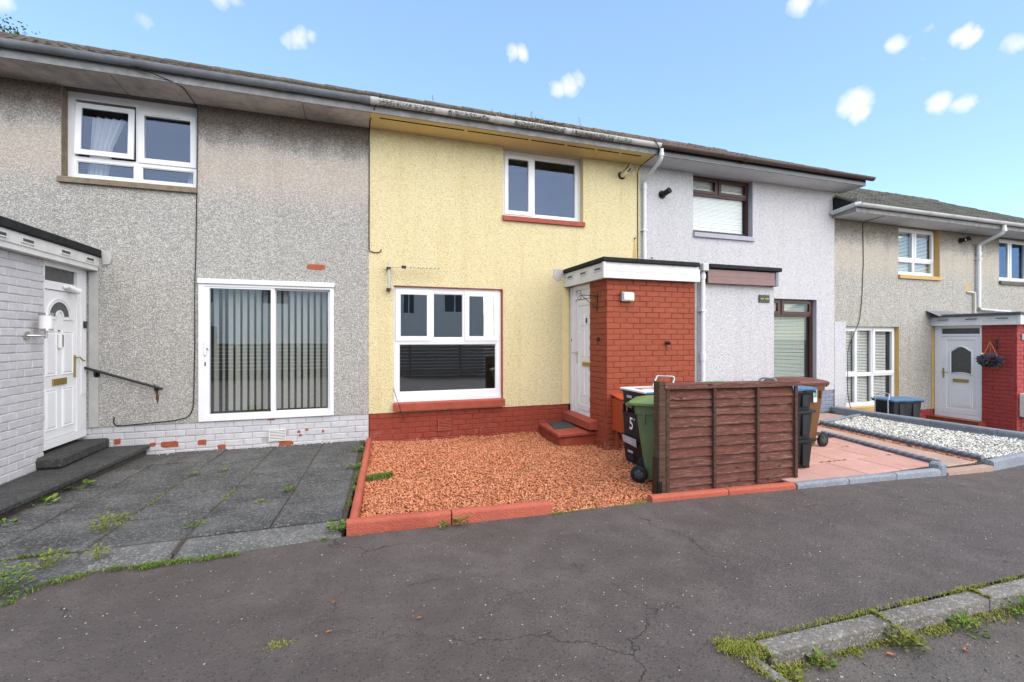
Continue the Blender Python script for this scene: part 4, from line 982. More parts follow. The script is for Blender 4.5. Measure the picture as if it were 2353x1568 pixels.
w5 = window(WH, 7.802, 9.613, .56, 2.405, .095, 'frame_brown', [(7.87, 9.545, .64, 2.045)], [((7.86, 8.64, 2.09, 2.375), .06), ((8.70, 9.555, 2.09, 2.375), .06)], gmat='glass_clear', rmat='room_mid')
sill(WH, 7.79, 9.63, .45, .558, .06, 'paint_lilac')
obj('reveal', MB().box((9.6125, .001, .56), (9.6155, .094, 2.408)), 'paint_lilac', WH)
venetian('half open sage venetian blind in the lower window of the white house', 7.88, 9.47, .62, 2.36, .18, 'blind_sage', tilt=58, pitch=.030)
obj('wall_strip', MB().box((10.158, -.006, -.16), (10.506, -.0015, 1.935)), 'render_white', WH)
po = obj('porch', MB().box((5.335, QY, -.3), (6.955, -.003, 2.49)), 'render_white', WH)
fw = front(QY-.09)
obj('porch_fascia', MB().box((5.45, 2.475, -.03), (6.90, 2.585, .006), fw), 'fascia_mauve', WH)
obj('porch_fascia', MB().box((5.45, 2.588, -.03), (6.90, 2.70, .0), fw), 'fascia_mauve', WH)
obj('fascia_end', MB().bbox((6.885, QY-.105, 2.468), (6.945, QY+.01, 2.715), .004), 'gutter_grey', WH)
obj('fascia_side', MB().box((6.946, QY+.011, 2.475), (6.965, -.004, 2.71)), 'fascia_mauve', WH)
flat_roof(WH, 5.44, 6.99, -1.425, 2.716, 2.785, 'felt_black')
sg = obj('brick_light', MB().bbox((6.60, QY-.02, 2.19), (6.84, QY-.002, 2.32), .006), 'metal_black', WH)
for a, b in ((6.625, 6.70), (6.73, 6.815)): obj('slot', MB().bbox((a, QY-.026, 2.245), (b, QY-.0205, 2.262), .002), 'brass', sg)
def flue(parent, x, z, mat='plastic_black', l=.20):
    f = obj('boiler_flue', MB().tube([(x, -.002, z), (x+.01, -l*.6, z+.01)], .052, 14), mat, parent)
    obj('flue_seal', MB().disc((x, -.006, z), (0, 1, 0), .080, .014, 18), mat, f)
    obj('flue_end', MB().tube([(x+.01, -l*.6, z+.01), (x+.03, -l, z+.035)], [.052, .058], 14), mat, f)
    return f
flue(WH, 5.57, 4.33)
obj('wall_stud', MB().disc((5.34, -.01, 3.10), (0, 1, 0), .014, .02, 8), 'metal_black', WH)

# ---- two lower houses on the right -------------------------------------
DZ = -.577
def lower_window(parent, x0, x1, z0, z1, y):
    m1, m2 = lerp(x0, x1, .265), lerp(x0, x1, .575); zt = lerp(z0, z1, .40)
    return window(parent, x0, x1, z0, z1, y, 'upvc', [(x0+.07, m1-.03, z0+.08, zt-.035), (m1+.03, m2-.03, z0+.08, zt-.035), (m2+.03, x1-.07, z0+.08, zt-.035), (m1+.03, m2-.03, zt+.035, z1-.075)],
                  [((x0+.045, m1-.005, zt+.015, z1-.045), .058), ((m2+.005, x1-.045, zt+.015, z1-.045), .058)], gmat='glass_clear', rmat='room_mid')
FH = house('cream-grey pebble-dashed house standing lower, with crimson porch and flower basket', 10.157, 15.08, DZ, 'pebbledash_cream', 'soffit_white', 'tile_grey', 'gutter_white', 'fascia_stone',
           [(12.262, 13.78, 3.665+DZ, 4.834+DZ), (10.51, 12.286, .545+DZ, 2.41+DZ)],
           ('mortar_crimson', 'brick_crimson', 10.51, 13.56, -.03, {}), soff_x0=10.10)
obj('fascia_end', MB().box((10.082, -.525, 4.84+DZ), (10.0985, -.002, 5.0+DZ)), 'fascia_stone', FH)
obj('soffit_end', MB().box((10.10, -.505, 4.8605+DZ), (10.156, -.002, 4.88+DZ)), 'soffit_white', FH)
obj('gutter_return', MB().tube([(10.12, GY, GZ+DZ+.01), (10.04, GY+.03, GZ+DZ-.0), (10.03, -.03, GZ+DZ-.06)], .05, 10), 'gutter_white', FH)
obj('lead_flashing', MB().box((10.1565, -.50, 5.0+DZ), (10.162, 1.2, 5.16+DZ)), 'gutter_grey', FH)
w6 = window(FH, 12.265, 13.778, 3.672+DZ, 4.832+DZ, .13, 'upvc', [(12.335, 12.99, 3.755+DZ, 4.01+DZ), (13.05, 13.70, 3.755+DZ, 4.01+DZ)], [((12.31, 13.0, 4.055+DZ, 4.79+DZ), .058), ((13.04, 13.735, 4.055+DZ, 4.79+DZ), .058)], gmat='glass_clear', rmat='room_mid')
sill(FH, 12.25, 13.80, 3.575+DZ, 3.668+DZ, .05, 'paint_ochre')
obj('window_surround', MB().box((13.7775, .001, 3.67+DZ), (13.7815, .129, 4.833+DZ)), 'paint_ochre', FH)
for i, (a, b) in enumerate(((12.33, 12.98), (13.06, 13.71))): venetian('white venetian blind in the %s half of the ochre-edged upper window' % ('left', 'right')[i], a, b, 3.74+DZ, 4.76+DZ, .215, 'blind_white', tilt=58, pitch=.034)
w7 = lower_window(FH, 10.512, 12.284, .56+DZ, 2.405+DZ, .10)
sill(FH, 10.51, 12.30, .40+DZ, .558+DZ, .02, 'paint_ochre')
obj('window_surround', MB().box((12.2835, .001, .56+DZ), (12.2865, .099, 2.408+DZ)), 'paint_ochre', FH)
for i, (a, b) in enumerate(((10.56, 10.96), (11.0, 11.5), (11.56, 12.12))): venetian('white venetian blind in the %s third of the cream house ground floor window' % ('left', 'middle', 'right')[i], a, b, .60+DZ, 2.36+DZ, .195, 'blind_white', tilt=58, pitch=.036)
cable('long thin wire straggling down the cream house wall to its lower window', [(11.02, -.5, 4.26), (11.04, -.012, 4.24), (11.06, -.012, 3.3), (11.0, -.014, 2.4), (10.92, -.02, 1.95), (10.66, -.03, 1.55), (10.53, -.03, 1.3), (10.525, -.03, .3), (10.62, -.03, -.03)], .007)
flue(FH, 14.58, 4.05); obj('vent_cap', MB().disc((14.57, -.13, 4.055), (0, 1, 0), .035, .02), 'paint_white', FH)
pipe(FH, bend([(15.14, GY, 4.35), (15.14, GY, 4.22), (15.14, -.52, 4.14), (15.20, -.07, 3.98), (15.20, -.07, 3.88), (15.20, -.07, 2.36)], 4, .5), .042, 'pipe_white', collars=(((15.14, GY, 4.28), (15.14, GY, 4.2), 1.25), ((15.2, -.07, 3.78), (15.2, -.07, 3.7), 1.2)), clips=((15.20, -.07, 3.6),))
pipe(FH, bend([(15.20, -.07, 2.36), (15.24, -.07, 2.31), (15.9, -.10, 2.28), (16.4, -.12, 2.265)], 4, .4), .036, 'gutter_white', 'waste_pipe')
pipe(FH, bend([(14.83, -.01, 2.74), (14.86, -.05, 2.745), (15.06, -.05, 2.735), (15.08, -.05, 2.70), (15.08, -.05, 2.20)], 4, .4), .022, 'meter_cream', 'overflow_pipe')
obj('rust_streak', MB().prism([(14.80, 2.98), (14.93, 2.98), (14.92, 2.74), (14.80, 2.72)], front(0), -.01, .002), 'paint_ochre', FH)
# porch with door on its left side
ZX, ZY = 13.55, -1.52
po = obj('porch', MB().box((ZX+.004, ZY+.004, -.75), (16.6, -.926, 1.868)), 'mortar_crimson', FH)
bricks(po, ZX, 16.4, -.62, 1.868, 'brick_crimson', 'front', ZY+.004)
bricks(po, ZY+.05, -.925, -.62, 1.868, 'brick_crimson', 'neg', ZX+.004, flip=1)
obj('porch_core', MB().box((ZX+.3, -.92, -.6), (16.6, -.003, 1.868)), 'room_dark', FH)
sd = sneg(ZX-.09)
obj('porch_fascia', MB().box((-1.60, 1.862, -.03), (-.003, 1.955, .012), sd), 'fascia_white', FH)
obj('porch_fascia', MB().box((-1.60, 1.958, -.03), (-.003, 2.07, .0), sd), 'fascia_white', FH)
obj('porch_fascia', MB().box((13.49, 1.865, -.03), (16.6, 1.96, .012), front(ZY-.09)), 'fascia_white', FH)
obj('porch_fascia', MB().box((13.49, 1.963, -.03), (16.6, 2.07, .0), front(ZY-.09)), 'fascia_white', FH)
obj('corner_trim', MB().bbox((13.44, ZY-.108, 1.858), (13.495, ZY-.05, 2.075), .004), 'fascia_white', FH)
obj('porch_soffit', MB().box((13.49, ZY-.05, 1.869), (16.6, -.003, 1.88)), 'fascia_white', FH)
flat_roof(FH, 13.40, 16.65, ZY-.13, 2.072, 2.135, 'felt_slate')
obj('lead_flashing', MB().add([(13.25, -.28, 2.09), (14.2, -.28, 2.137), (14.2, -.002, 2.24), (13.25, -.002, 2.24)], [(0, 1, 2, 3)]), 'gutter_grey', FH)
for y0 in (-.36, -.90, -1.44): vent(FH, y0, y0+.24, 1.975, 2.035, sneg(ZX-.09), 'fascia_white', 'fascia_vent', 3, 'gutter_grey')
FZ = sneg(ZX+.03)
obj('door_jamb', MB().box((13.46, -.010, -.18), (13.545, -.0015, 1.862)), 'paint_ochre', FH)
dfm = obj('door_frame', MB().plate(-.922, -.011, -.33, 1.860, [(-.885, -.155, -.235, 1.615), (-.885, -.155, 1.665, 1.80)], -.08, .02, FZ), 'upvc', FH)
obj('transom_pane', MB().box((-.888, 1.662, -.02), (-.152, 1.803, -.01), FZ), 'glass_obscure', dfm)
obj('bell_push', MB().bbox((-.075, .72, .0205), (-.05, .80, .03), .004, FZ), 'paint_white', dfm)
DF = obj('front_door', MB().box((-.88, -.23, -.045), (-.16, 1.61, -.006), FZ), 'upvc_panel', FH)
obj('leaf_rail', MB().plate(-.879, -.161, -.228, 1.608, [(-.80, -.245, -.12, 1.53)], -.006, .008, FZ), 'upvc', DF)
c = -.525
shp = [(c+.185, .73), (c+.185, 1.24)]+[(c+.185-.37*i/14, 1.24+.11*math.sin(math.pi*i/14)**1.3) for i in range(1, 14)]+[(c-.185, 1.24), (c-.185, .73)]+[(c-.185+.37*i/8, .73+.03*math.sin(math.pi*i/8)) for i in range(1, 8)]
obj('door_glass', MB().prism(shp, FZ, -.008, -.002), 'glass_obscure', DF)
ring = lambda k: [(c+(p[0]-c)*k, 1.0+(p[1]-1.0)*(1+(k-1)*.55)) for p in shp]
m = MB(); a_, b_ = ring(1.20), ring(1.02); n = len(a_)
for q, o in ((a_, -.006), ([( (x1+x2)/2, (y1+y2)/2) for (x1, y1), (x2, y2) in zip(a_, b_)], .012), (b_, -.004)): m.v += [FZ(p[0], p[1], o) for p in q]
m.f = [(k*n+i, k*n+(i+1) % n, (k+1)*n+(i+1) % n, (k+1)*n+i) for k in range(2) for i in range(n)]; m.sm = True
obj('moulding', m, 'upvc', DF)
dpanel(DF, lambda s, z, o: FZ(s, z, o-.006), c-.22, c+.22, -.07, .42)
obj('letter_plate', MB().bbox((c-.15, .52, -.0055), (c+.15, .595, .014), .004, FZ), 'brass', DF)
obj('handle_plate', MB().bbox((-.205, .60, .0082), (-.175, .84, .014), .004, FZ), 'brass', DF)
obj('door_handle', MB().tube([FZ(-.19, .745, .01), FZ(-.19, .745, .06), FZ(-.30, .74, .065)], .009, 8), 'brass', DF)
tstep = obj('tiled_step', MB().box((13.30, -1.0, -.75), (ZX+.03, -.012, -.345)), 'mortar_crimson', FH)
for i in range(4): obj('step_tile', MB().bbox((13.285, -.99+i*.245, -.60), (13.2995, -.99+i*.245+.238, -.35), .004), 'terracotta', tstep)
obj('step_tread', MB().bbox((13.285, -1.0, -.3445), (ZX+.02, -.012, -.328), .004), 'terracotta', tstep)
# hanging basket on its bracket
K = sneg(ZX-.006); hbk = empty('basket_bracket', (ZX, -1.2, 1.4), 'small black iron bracket on the crimson porch holding the flower basket', 'bracket')
obj('back_bar', MB().bbox((-1.215, 1.32, 0), (-1.185, 1.55, .010), .002, K), 'metal_black', hbk)
obj('arm', MB().tube([K(-1.2, 1.50, .005), K(-1.2, 1.505, .27)], .007, 6), 'metal_black', hbk)
obj('strut', MB().tube([K(-1.2, 1.35, .005), K(-1.2, 1.49, .25)], .007, 6), 'metal_black', hbk)
bk = empty('hanging_basket', (13.27, -1.2, .95), 'hanging basket of lavender-blue flowers with one pale bloom by the crimson porch', 'hanging basket')
bc = Vector(K(-1.2, 1.06, .26))
obj('bowl', MB().tube([bc+Vector((0, 0, -.13)), bc+Vector((0, 0, -.10)), bc+Vector((0, 0, -.03)), bc+Vector((0, 0, .0))], [.05, .12, .165, .17], 16), 'plastic_black', bk)
fo = MB()
for i in range(620):
    d = Vector((rnd.gauss(0, 1), rnd.gauss(0, 1), rnd.gauss(0, .9))).normalized(); p = bc+Vector((d.x*.19, d.y*.19, d.z*.12+.01))*rnd.uniform(.7, 1.0)
    t = (d+Vector((rnd.uniform(-.5, .5), rnd.uniform(-.5, .5), rnd.uniform(-.2, .6)))).normalized()*rnd.uniform(.04, .075); sd_ = t.cross(Vector((rnd.random(), rnd.random(), rnd.random()))).normalized()*.009
    fo.add([p-sd_, p+sd_, p+t*.6+sd_*1.4, p+t, p+t*.6-sd_*1.4], [(0, 1, 2, 3, 4)])
obj('foliage', fo, 'lavender', bk)
pb = MB()
for i in range(40):
    d = Vector((rnd.gauss(0, 1), rnd.gauss(0, 1), rnd.gauss(0, 1))).normalized(); p = bc+Vector((-.03, .13, .15))+d*.028; s_ = d.cross(Vector((.3, .5, .8))).normalized()*.016; q = d.cross(s_).normalized()*.016
    pb.add([p-s_, p+q, p+s_, p-q], [(0, 1, 2, 3)])
obj('bloom', pb, 'basket_flower', bk)
for k in range(3):
    a = k*2.1+.4; obj('hanging_cord', MB().tube([bc+Vector((.16*math.cos(a), .16*math.sin(a), .02)), Vector(K(-1.2, 1.49, .26))], .006, 5), 'leaf_dead', bk)
pm = empty('meter_box', (13.7, ZY, -.1), 'cream meter box on the front of the crimson porch at the right edge', 'meter box')
obj('cabinet', MB().bbox((13.60, ZY-.20, -.14), (14.05, ZY-.008, .37), .015), 'meter_cream', pm)
obj('conduit', MB().tube([(13.72, ZY-.08, -.14), (13.72, ZY-.08, -.66)], .032, 10), 'meter_cream', pm)
sgn = empty('number_plaque', (13.76, ZY, 1.5), 'small grey house number plaque on the crimson porch front', 'sign')
obj('plate', MB().bbox((13.69, ZY-.022, 1.525), (13.93, ZY-.008, 1.66), .004), 'slate_plaque', sgn)
obj('numeral', MB().prism([(13.775, 1.64), (13.84, 1.64), (13.84, 1.625), (13.81, 1.545), (13.79, 1.545), (13.82, 1.625), (13.775, 1.625)], front(ZY-.0222), 0, .003), 'metal_black', sgn)
# next house
NH = house('last pale pebble-dashed house at the right edge of the photo', 15.081, 20.0, DZ, 'pebbledash_cream', 'soffit_white', 'tile_grey', 'gutter_white', 'fascia_stone',
           [(16.20, 17.71, 3.665+DZ, 4.834+DZ)], ('mortar_crimson', 'brick_crimson', 16.7, 20, -.03, {}))
w8 = window(NH, 16.203, 17.707, 3.672+DZ, 4.832+DZ, .13, 'upvc', [], [((16.25, 16.90, 3.72+DZ, 4.79+DZ), .065), ((16.94, 17.66, 3.72+DZ, 4.79+DZ), .065)], gmat='glass_upper', rmat='room_mid')
sill(NH, 16.19, 17.73, 3.57+DZ, 3.668+DZ, .05, 'sill_dark')

# ------------------------------------------------------------------ gardens
def stones(name, poly, n, smin, smax, zf, mat, seed, flat=.55, pile=0.0):
    r = np.random.default_rng(seed); P = np.array(poly); lo = P.min(0); hi = P.max(0); pts = np.zeros((0, 2))
    while len(pts) < n:
        q = r.uniform(lo, hi, (n*2, 2)); ins = np.zeros(len(q), bool); j = len(P)-1
        for i in range(len(P)):
            xi, yi = P[i]; xj, yj = P[j]
            c = ((yi > q[:, 1]) != (yj > q[:, 1])) & (q[:, 0] < (xj-xi)*(q[:, 1]-yi)/(yj-yi+1e-12)+xi); ins ^= c; j = i
        pts = np.vstack([pts, q[ins]])
    pts = pts[:n]; base = np.array([(1, 0, 0), (-1, 0, 0), (0, 1, 0), (0, -1, 0), (0, 0, 1), (0, 0, -1)], float)
    s = r.uniform(smin, smax, n)[:, None, None]*.5*r.uniform(.65, 1.3, (n, 6, 1)); V = base[None]*s
    V[:, :, 2] *= flat; V += r.normal(0, 1, (n, 6, 3))*(s*.22)
    a = r.uniform(0, 2*np.pi, n); ca, sa = np.cos(a)[:, None], np.sin(a)[:, None]; tl = r.uniform(-.7, .7, n)[:, None]
    x = V[:, :, 0]*ca-V[:, :, 1]*sa; y = V[:, :, 0]*sa+V[:, :, 1]*ca; z = V[:, :, 2]+x*np.tan(tl)*.5
    zz = np.array([zf(p[0], p[1]) for p in pts]); zz = zz+r.uniform(0, pile, n)
    vs = np.stack([x+pts[:, 0:1], y+pts[:, 1:2], z+zz[:, None]], 2).reshape(-1, 3)
    F = np.array([(0, 2, 4), (2, 1, 4), (1, 3, 4), (3, 0, 4), (2, 0, 5), (1, 2, 5), (3, 1, 5), (0, 3, 5)]); fs = (F[None]+(np.arange(n)*6)[:, None, None]).reshape(-1, 3)
    me = bpy.data.meshes.new(name); me.vertices.add(len(vs)); me.vertices.foreach_set('co', vs.ravel()); me.loops.add(len(fs)*3); me.loops.foreach_set('vertex_index', fs.ravel().astype(np.int32))
    me.polygons.add(len(fs)); me.polygons.foreach_set('loop_start', np.arange(0, len(fs)*3, 3, dtype=np.int32)); me.update(calc_edges=True); me.materials.append(M(mat))
    return link(bpy.data.objects.new(name, me), None, Matrix.Identity(4))
def grz(x, y):      # lightly raked, uneven gravel
    return -.058-.02*x+.018*math.sin(x*2.1+1)*math.sin(y*1.6+.5)+.010*math.sin(x*5.3-y*4.1)+(.03 if y > -.25 and 1.6 < x < 3 else 0)*(y+.25)*4
GP = [(.19, .012), (3.0, .012), (3.0, -.9), (3.62, -.9), (3.62, -1.285), (5.0, -1.285), (5.0, -3.42), (3.0, -3.50), (2.78, -3.54), (1.72, -3.56), (1.70, -3.46), (.02, -3.40)]
tag(obj('gravel_base', sheet([0+.25*i for i in range(21)], [-3.5+.25*i for i in range(15)], lambda x, y: grz(x, y)-.012), 'gravel_bed', smooth=True), kind='structure')
tag(stones('red_gravel', GP, 46000, .014, .034, grz, 'stone_red', 3, pile=.009), 'red stone chippings covering the yellow house front garden', 'gravel', kind='stuff')
# red kerbs of the gravel garden
rk = empty('garden_kerb', (0, -1.8, 0), 'red painted rounded kerb between grey slabs and red gravel', 'kerb')
kerb_run(rk, [(.145, -.01), (-.075, -3.40)], .075, -.12, lambda x: .035-.02*max(0, .1-x), .034, 'kerb_red', 'edging_stone', side=1, length=.85)
rk2 = empty('garden_kerb', (.8, -3.5, 0), 'red painted kerb along the front of the red gravel garden', 'kerb')
kerb_run(rk2, [(-.085, -3.525), (.78, -3.545), (1.72, -3.565)], .095, lambda x: zg(x)-.1, lambda x: zg(x)+.105, .03, 'kerb_red', 'edging_stone', side=1)
rk3 = empty('garden_kerb', (3.8, -3.6, 0), 'low red painted kerb under the brown fence panel', 'kerb')
kerb_run(rk3, [(2.80, -3.575), (3.74, -3.60), (4.66, -3.625)], .095, lambda x: zg(x)-.1, lambda x: zg(x)+.062, .03, 'kerb_red', 'edging_stone', side=1)
bk1 = empty('garden_kerb', (5.9, -3.65, 0), 'blue-grey painted kerb in front of the pink slabs', 'kerb')
kerb_run(bk1, [(4.67, -3.63), (6.95, -3.735)], .095, lambda x: zg(x)-.1, lambda x: -.055-.006*(x-4.6), .03, 'kerb_blue', 'edging_stone', side=1, length=.76)
bk2 = empty('garden_kerb', (9, -3.7, 0), 'grey kerb in front of the white gravel bed at the right', 'kerb')
kerb_run(bk2, [(7.98, -3.75), (8.9, -3.66), (10.3, -3.50)], .10, lambda x: zg(x)-.1, lambda x: -.055, .032, 'kerb_blue', 'edging_stone', side=1)
obj('kerb_end', MB().bbox((6.93, -3.74, -.2), (7.06, -3.60, -.005), .02), 'kerb_blue', bk1)

# pink slab paving of the white house
PZ = -.092
pp = tag(obj('pink_paving', MB().slab([(4.72, -3.53), (8.2, -3.66), (10.1, -3.5), (10.2, -.01), (5.0, -.01)], -.3, PZ-.012), 'soil'), kind='structure')
ys = [-3.54, -2.975, -2.44, -1.9, -1.36, -.82, -.28]
for r in range(6):
    x = 4.74+(.30 if r % 2 else 0)-.6; 
    while x < 7.2:
        y0, y1 = ys[r], ys[r+1]; ry0 = lerp(7.22, 7.62, (y0+3.6)/1.9); ry1 = lerp(7.22, 7.62, (y1+3.6)/1.9)
        a0 = max(x, 4.99 if r else 4.75); b0 = min(x+.6, ry0); b1 = min(x+.6, ry1)
        if b0-a0 > .08: obj('slab', MB().slab([(a0+.005, y1-.005), (b1-.005, y1-.005), (b0-.005, y0+.005), (a0+.005, y0+.005)], -.2, PZ+rnd.uniform(-.004, .004), .006), 'slab_pink', pp)
        x += .6
pts_l = lambda y: lerp(7.30, 7.70, (y+3.6)/1.9); pts_r = lambda y: lerp(8.0, 8.40, (y+3.6)/2.6)
yy = [-3.62, -3.05, -2.25, -1.45, -.75, -.1]
for k in range(5):
    y0, y1 = yy[k], yy[k+1]
    obj('slab', MB().slab([(pts_l(y1), y1-.006), (pts_r(y1)-.13, y1-.006), (pts_r(y0)-.13, y0+.006), (pts_l(y0), y0+.006)], -.2, PZ+rnd.uniform(-.003, .003), .006), 'slab_buff', pp)
obj('slab', MB().slab([(8.34, -.9), (9.9, -.55), (9.9, -.02), (8.2, -.02)], -.2, PZ, .006), 'slab_buff', pp)
obj('threshold_strip', MB().slab([(7.06, -3.62), (7.96, -3.66), (7.96, -3.76), (7.06, -3.75)], -.3, lambda x: -.115, .01), 'slab_buff', pp)
tag(stones('red_grit', [(7.86, -3.6), (8.01, -3.6), (8.38, -1.05), (8.27, -1.05)], 900, .012, .03, lambda x, y: PZ+.002, 'stone_red', 9), 'narrow strip of loose red grit beside the rope-top edging', 'gravel', kind='stuff')
def rope_run(parent, p0, p1, z, r=.030, seg=.60):
    a = Vector((*p0, z)); b = Vector((*p1, z)); L = (b-a).length; n = max(1, round(L/seg)); t = (b-a).normalized(); nn = Vector((-t.y, t.x, 0))
    for k in range(n):
        A = a.lerp(b, k/n)+t*.004; B = a.lerp(b, (k+1)/n)-t*.004; mb = MB(); m = 40; sgm = 10
        for i in range(m+1):
            c = A.lerp(B, i/m); ph = i/m*(B-A).length/.115*2*math.pi
            for q in range(sgm):
                w = 2*math.pi*q/sgm; rr = r*(1+.20*math.sin(2*w+ph)); mb.v.append(c+nn*(rr*math.cos(w))+Vector((0, 0, rr*math.sin(w))))
        mb.f = [(i*sgm+q, i*sgm+(q+1) % sgm, (i+1)*sgm+(q+1) % sgm, (i+1)*sgm+q) for i in range(m) for q in range(sgm)]
        mb.f += [tuple(range(sgm)), tuple(m*sgm+q for q in range(sgm))]
        e = obj('edging_piece', mb, 'rope_blue', parent, smooth=True)
        w2_ = nn*.022; lo = Vector((0, 0, -.14)); up_ = Vector((0, 0, -.02))
        mb2 = MB().add([A-w2_+lo, B-w2_+lo, B+w2_+lo, A+w2_+lo, A-w2_+up_, B-w2_+up_, B+w2_+up_, A+w2_+up_], [(0, 1, 5, 4), (2, 3, 7, 6), (1, 2, 6, 5), (3, 0, 4, 7)])
        obj('base', mb2, 'rope_blue', e)
r1 = empty('rope_edging', (7.4, -2.6, PZ), 'blue-grey rope-top edging across the pink slabs, nearest the brown bin', 'edging'); rope_run(r1, (7.66, -1.62), (7.255, -3.55), PZ+.03)
r2 = empty('rope_edging', (8.25, -2.3, PZ), 'blue-grey rope-top edging along the near side of the white gravel', 'edging'); rope_run(r2, (8.47, -.98), (8.03, -3.62), PZ+.045, .034)
r3 = empty('rope_edging', (9.2, -.8, PZ), 'blue-grey rope-top edging at the house end of the white gravel', 'edging'); rope_run(r3, (8.49, -.97), (9.98, -.66), PZ+.045, .033)
WG = [(8.50, -1.0), (9.95, -.72), (10.12, -3.45), (8.95, -3.62), (8.07, -3.62)]
tag(obj('white_gravel_base', MB().slab(WG, -.3, PZ+.005), 'shale_bed'), kind='structure')
tag(stones('white_gravel', WG, 8500, .022, .050, lambda x, y: PZ+.018+.012*math.sin(x*3)*math.sin(y*2.2), 'stone_white', 5, pile=.016), 'white stone chippings filling the rope-edged bed at the right', 'gravel', kind='stuff')
gk = empty('boundary_kerb', (10.1, -1.8, 0), 'low grey boundary wall with rounded coping between white gravel and cream house', 'kerb')
bwall = obj('wall', MB().slab([(10.02, -.03), (10.17, -.03), (10.31, -3.7), (10.14, -3.7)], -.7, -.02), 'kerb_blue', gk)
kerb_run(gk, [(10.02, -.02), (10.135, -3.72)], .16, -.018, .045, .030, 'rope_blue', 'coping_stone', side=1, length=.9)
tag(obj('lower_path', MB().slab([(10.17, -.0), (20, 0), (20, -3.9), (10.32, -3.9)], -.9, -.605), 'slab_grey'), kind='structure')

# ------------------------------------------------------------------ bins
def loft(levels, n=4, xf=None, caps=(True, True)):
    """levels: (z, x0, x1, y0, y1, corner radius) -> smooth rounded-rectangle loft"""
    mb = MB(); m = 4*(n+1)
    for z, x0, x1, y0, y1, r in levels:
        for cx, cy, a0 in ((x1-r, y1-r, 0), (x0+r, y1-r, 90), (x0+r, y0+r, 180), (x1-r, y0+r, 270)):
            for k in range(n+1): a = R(a0+90*k/n); mb.v.append((cx+r*math.cos(a), cy+r*math.sin(a), z))
    mb.f = [(i*m+q, i*m+(q+1) % m, (i+1)*m+(q+1) % m, (i+1)*m+q) for i in range(len(levels)-1) for q in range(m)]
    if caps[0]: mb.f.append(tuple(range(m-1, -1, -1)))
    if caps[1]: mb.f.append(tuple((len(levels)-1)*m+q for q in range(m)))
    if xf: mb.v = [tuple(xf(Vector(p))) for p in mb.v]
    mb.sm = True; return mb
def xform(loc, rz):
    Mx = Matrix.Translation(loc) @ Matrix.Rotation(rz, 4, 'Z'); return lambda p: Mx @ Vector(p)
def TX(mb, xf): mb.v = [tuple(xf(p)) for p in mb.v]; return mb
def wheelie(label, loc, rz, body, lid, H=.86, D=.60, W=.50, tilt=0.0, sticker=False):
    """two-wheeled bin: back (wheels, hinge, handle) at local x=0, front at x=D"""
    e = empty('wheelie_bin', loc, label, 'wheelie bin'); xf = xform(loc, rz); h = W/2
    obj('body', loft([(.03, .13, D-.10, -h+.07, h-.07, .05), (.30, .085, D-.075, -h+.055, h-.055, .05), (H-.10, .02, D-.03, -h+.02, h-.02, .05), (H-.10, .005, D-.015, -h+.008, h-.008, .05), (H, -.005, D, -h, h, .05)], 4, xf), body, e)
    for y in (-h+.012, h-.012):
        for x in (.12, .34): obj('rib', TX(MB().bbox((x-.008, y-.014, H-.21), (x+.008, y+.014, H-.085), .003), xf), body, e)
    l = obj('lid', loft([(H+.002, -.06, D+.03, -h-.022, h+.022, .05), (H+.03, -.065, D+.035, -h-.025, h+.025, .05), (H+.05, -.045, D+.015, -h-.01, h+.01, .06), (H+.085, .10, D-.06, -h+.07, h-.07, .08), (H+.095, .16, D-.12, -h+.12, h-.12, .08)], 4, xf), lid, e)
    obj('grip', TX(MB().bbox((D-.02, -.09, H+.035), (D+.05, .09, H+.062), .008), xf), lid, l)
    obj('handle', MB().tube([xf(p) for p in ((-.02, -h+.03, H-.03), (-.085, -h+.03, H+.0), (-.085, h-.03, H+.0), (-.02, h-.03, H-.03))], .016, 8), body, e)
    obj('axle', MB().tube([xf((.06, -h+.01, .095)), xf((.06, h-.01, .095))], .012, 8), 'metal_black', e)
    for s in (-1, 1):
        c = Vector((.06, s*(h-.02), .095)); w = obj('wheel', MB().tube([xf(c+Vector((0, q, 0))) for q in (-.026, -.020, .020, .026)], [.080, .095, .095, .080], 24), 'plastic_black', e)
        o = s*.0275
        obj('hub', MB().tube([xf(c+Vector((0, o*.9, 0))), xf(c+Vector((0, o*1.12, 0)))], [.055, .035], 18), 'wheel_hub', w)
        for k in range(6):
            a = k*math.pi/3; obj('spoke', MB().tube([xf(c+Vector((.02*math.cos(a), o*1.1, .02*math.sin(a)))), xf(c+Vector((.072*math.cos(a), o*1.02, .072*math.sin(a))))], .006, 5), 'plastic_charcoal', w)
    return e
wheelie('green wheelie bin with light green lid beside the fence post', (3.185, -2.735, -.088), R(-44), 'plastic_green', 'plastic_green_lid', H=.885, D=.48, W=.45)
wheelie('green-lidded wheelie bin mostly hidden behind the brown fence panel', (4.42, -2.45, -.11), R(8), 'plastic_green', 'plastic_green_far', H=.985, D=.64, W=.55)
bb = wheelie('brown wheelie bin with dark brown lid standing on the pink slabs', (6.84, -2.06, PZ), R(180), 'plastic_brown', 'plastic_brown_lid', H=.955, D=.66, W=.54)
obj('sticker', MB().box((6.555, -2.338, .60), (6.625, -2.3335, .78)), 'paint_white', bb); obj('sticker_print', MB().box((6.562, -2.3395, .67), (6.618, -2.3385, .77)), 'sticker_green', bb)
obj('recess', loft([(.06, 6.33, 6.47, -2.309, -2.290, .008), (.42, 6.33, 6.49, -2.330, -2.30, .008)], 2), 'plastic_brown', bb)

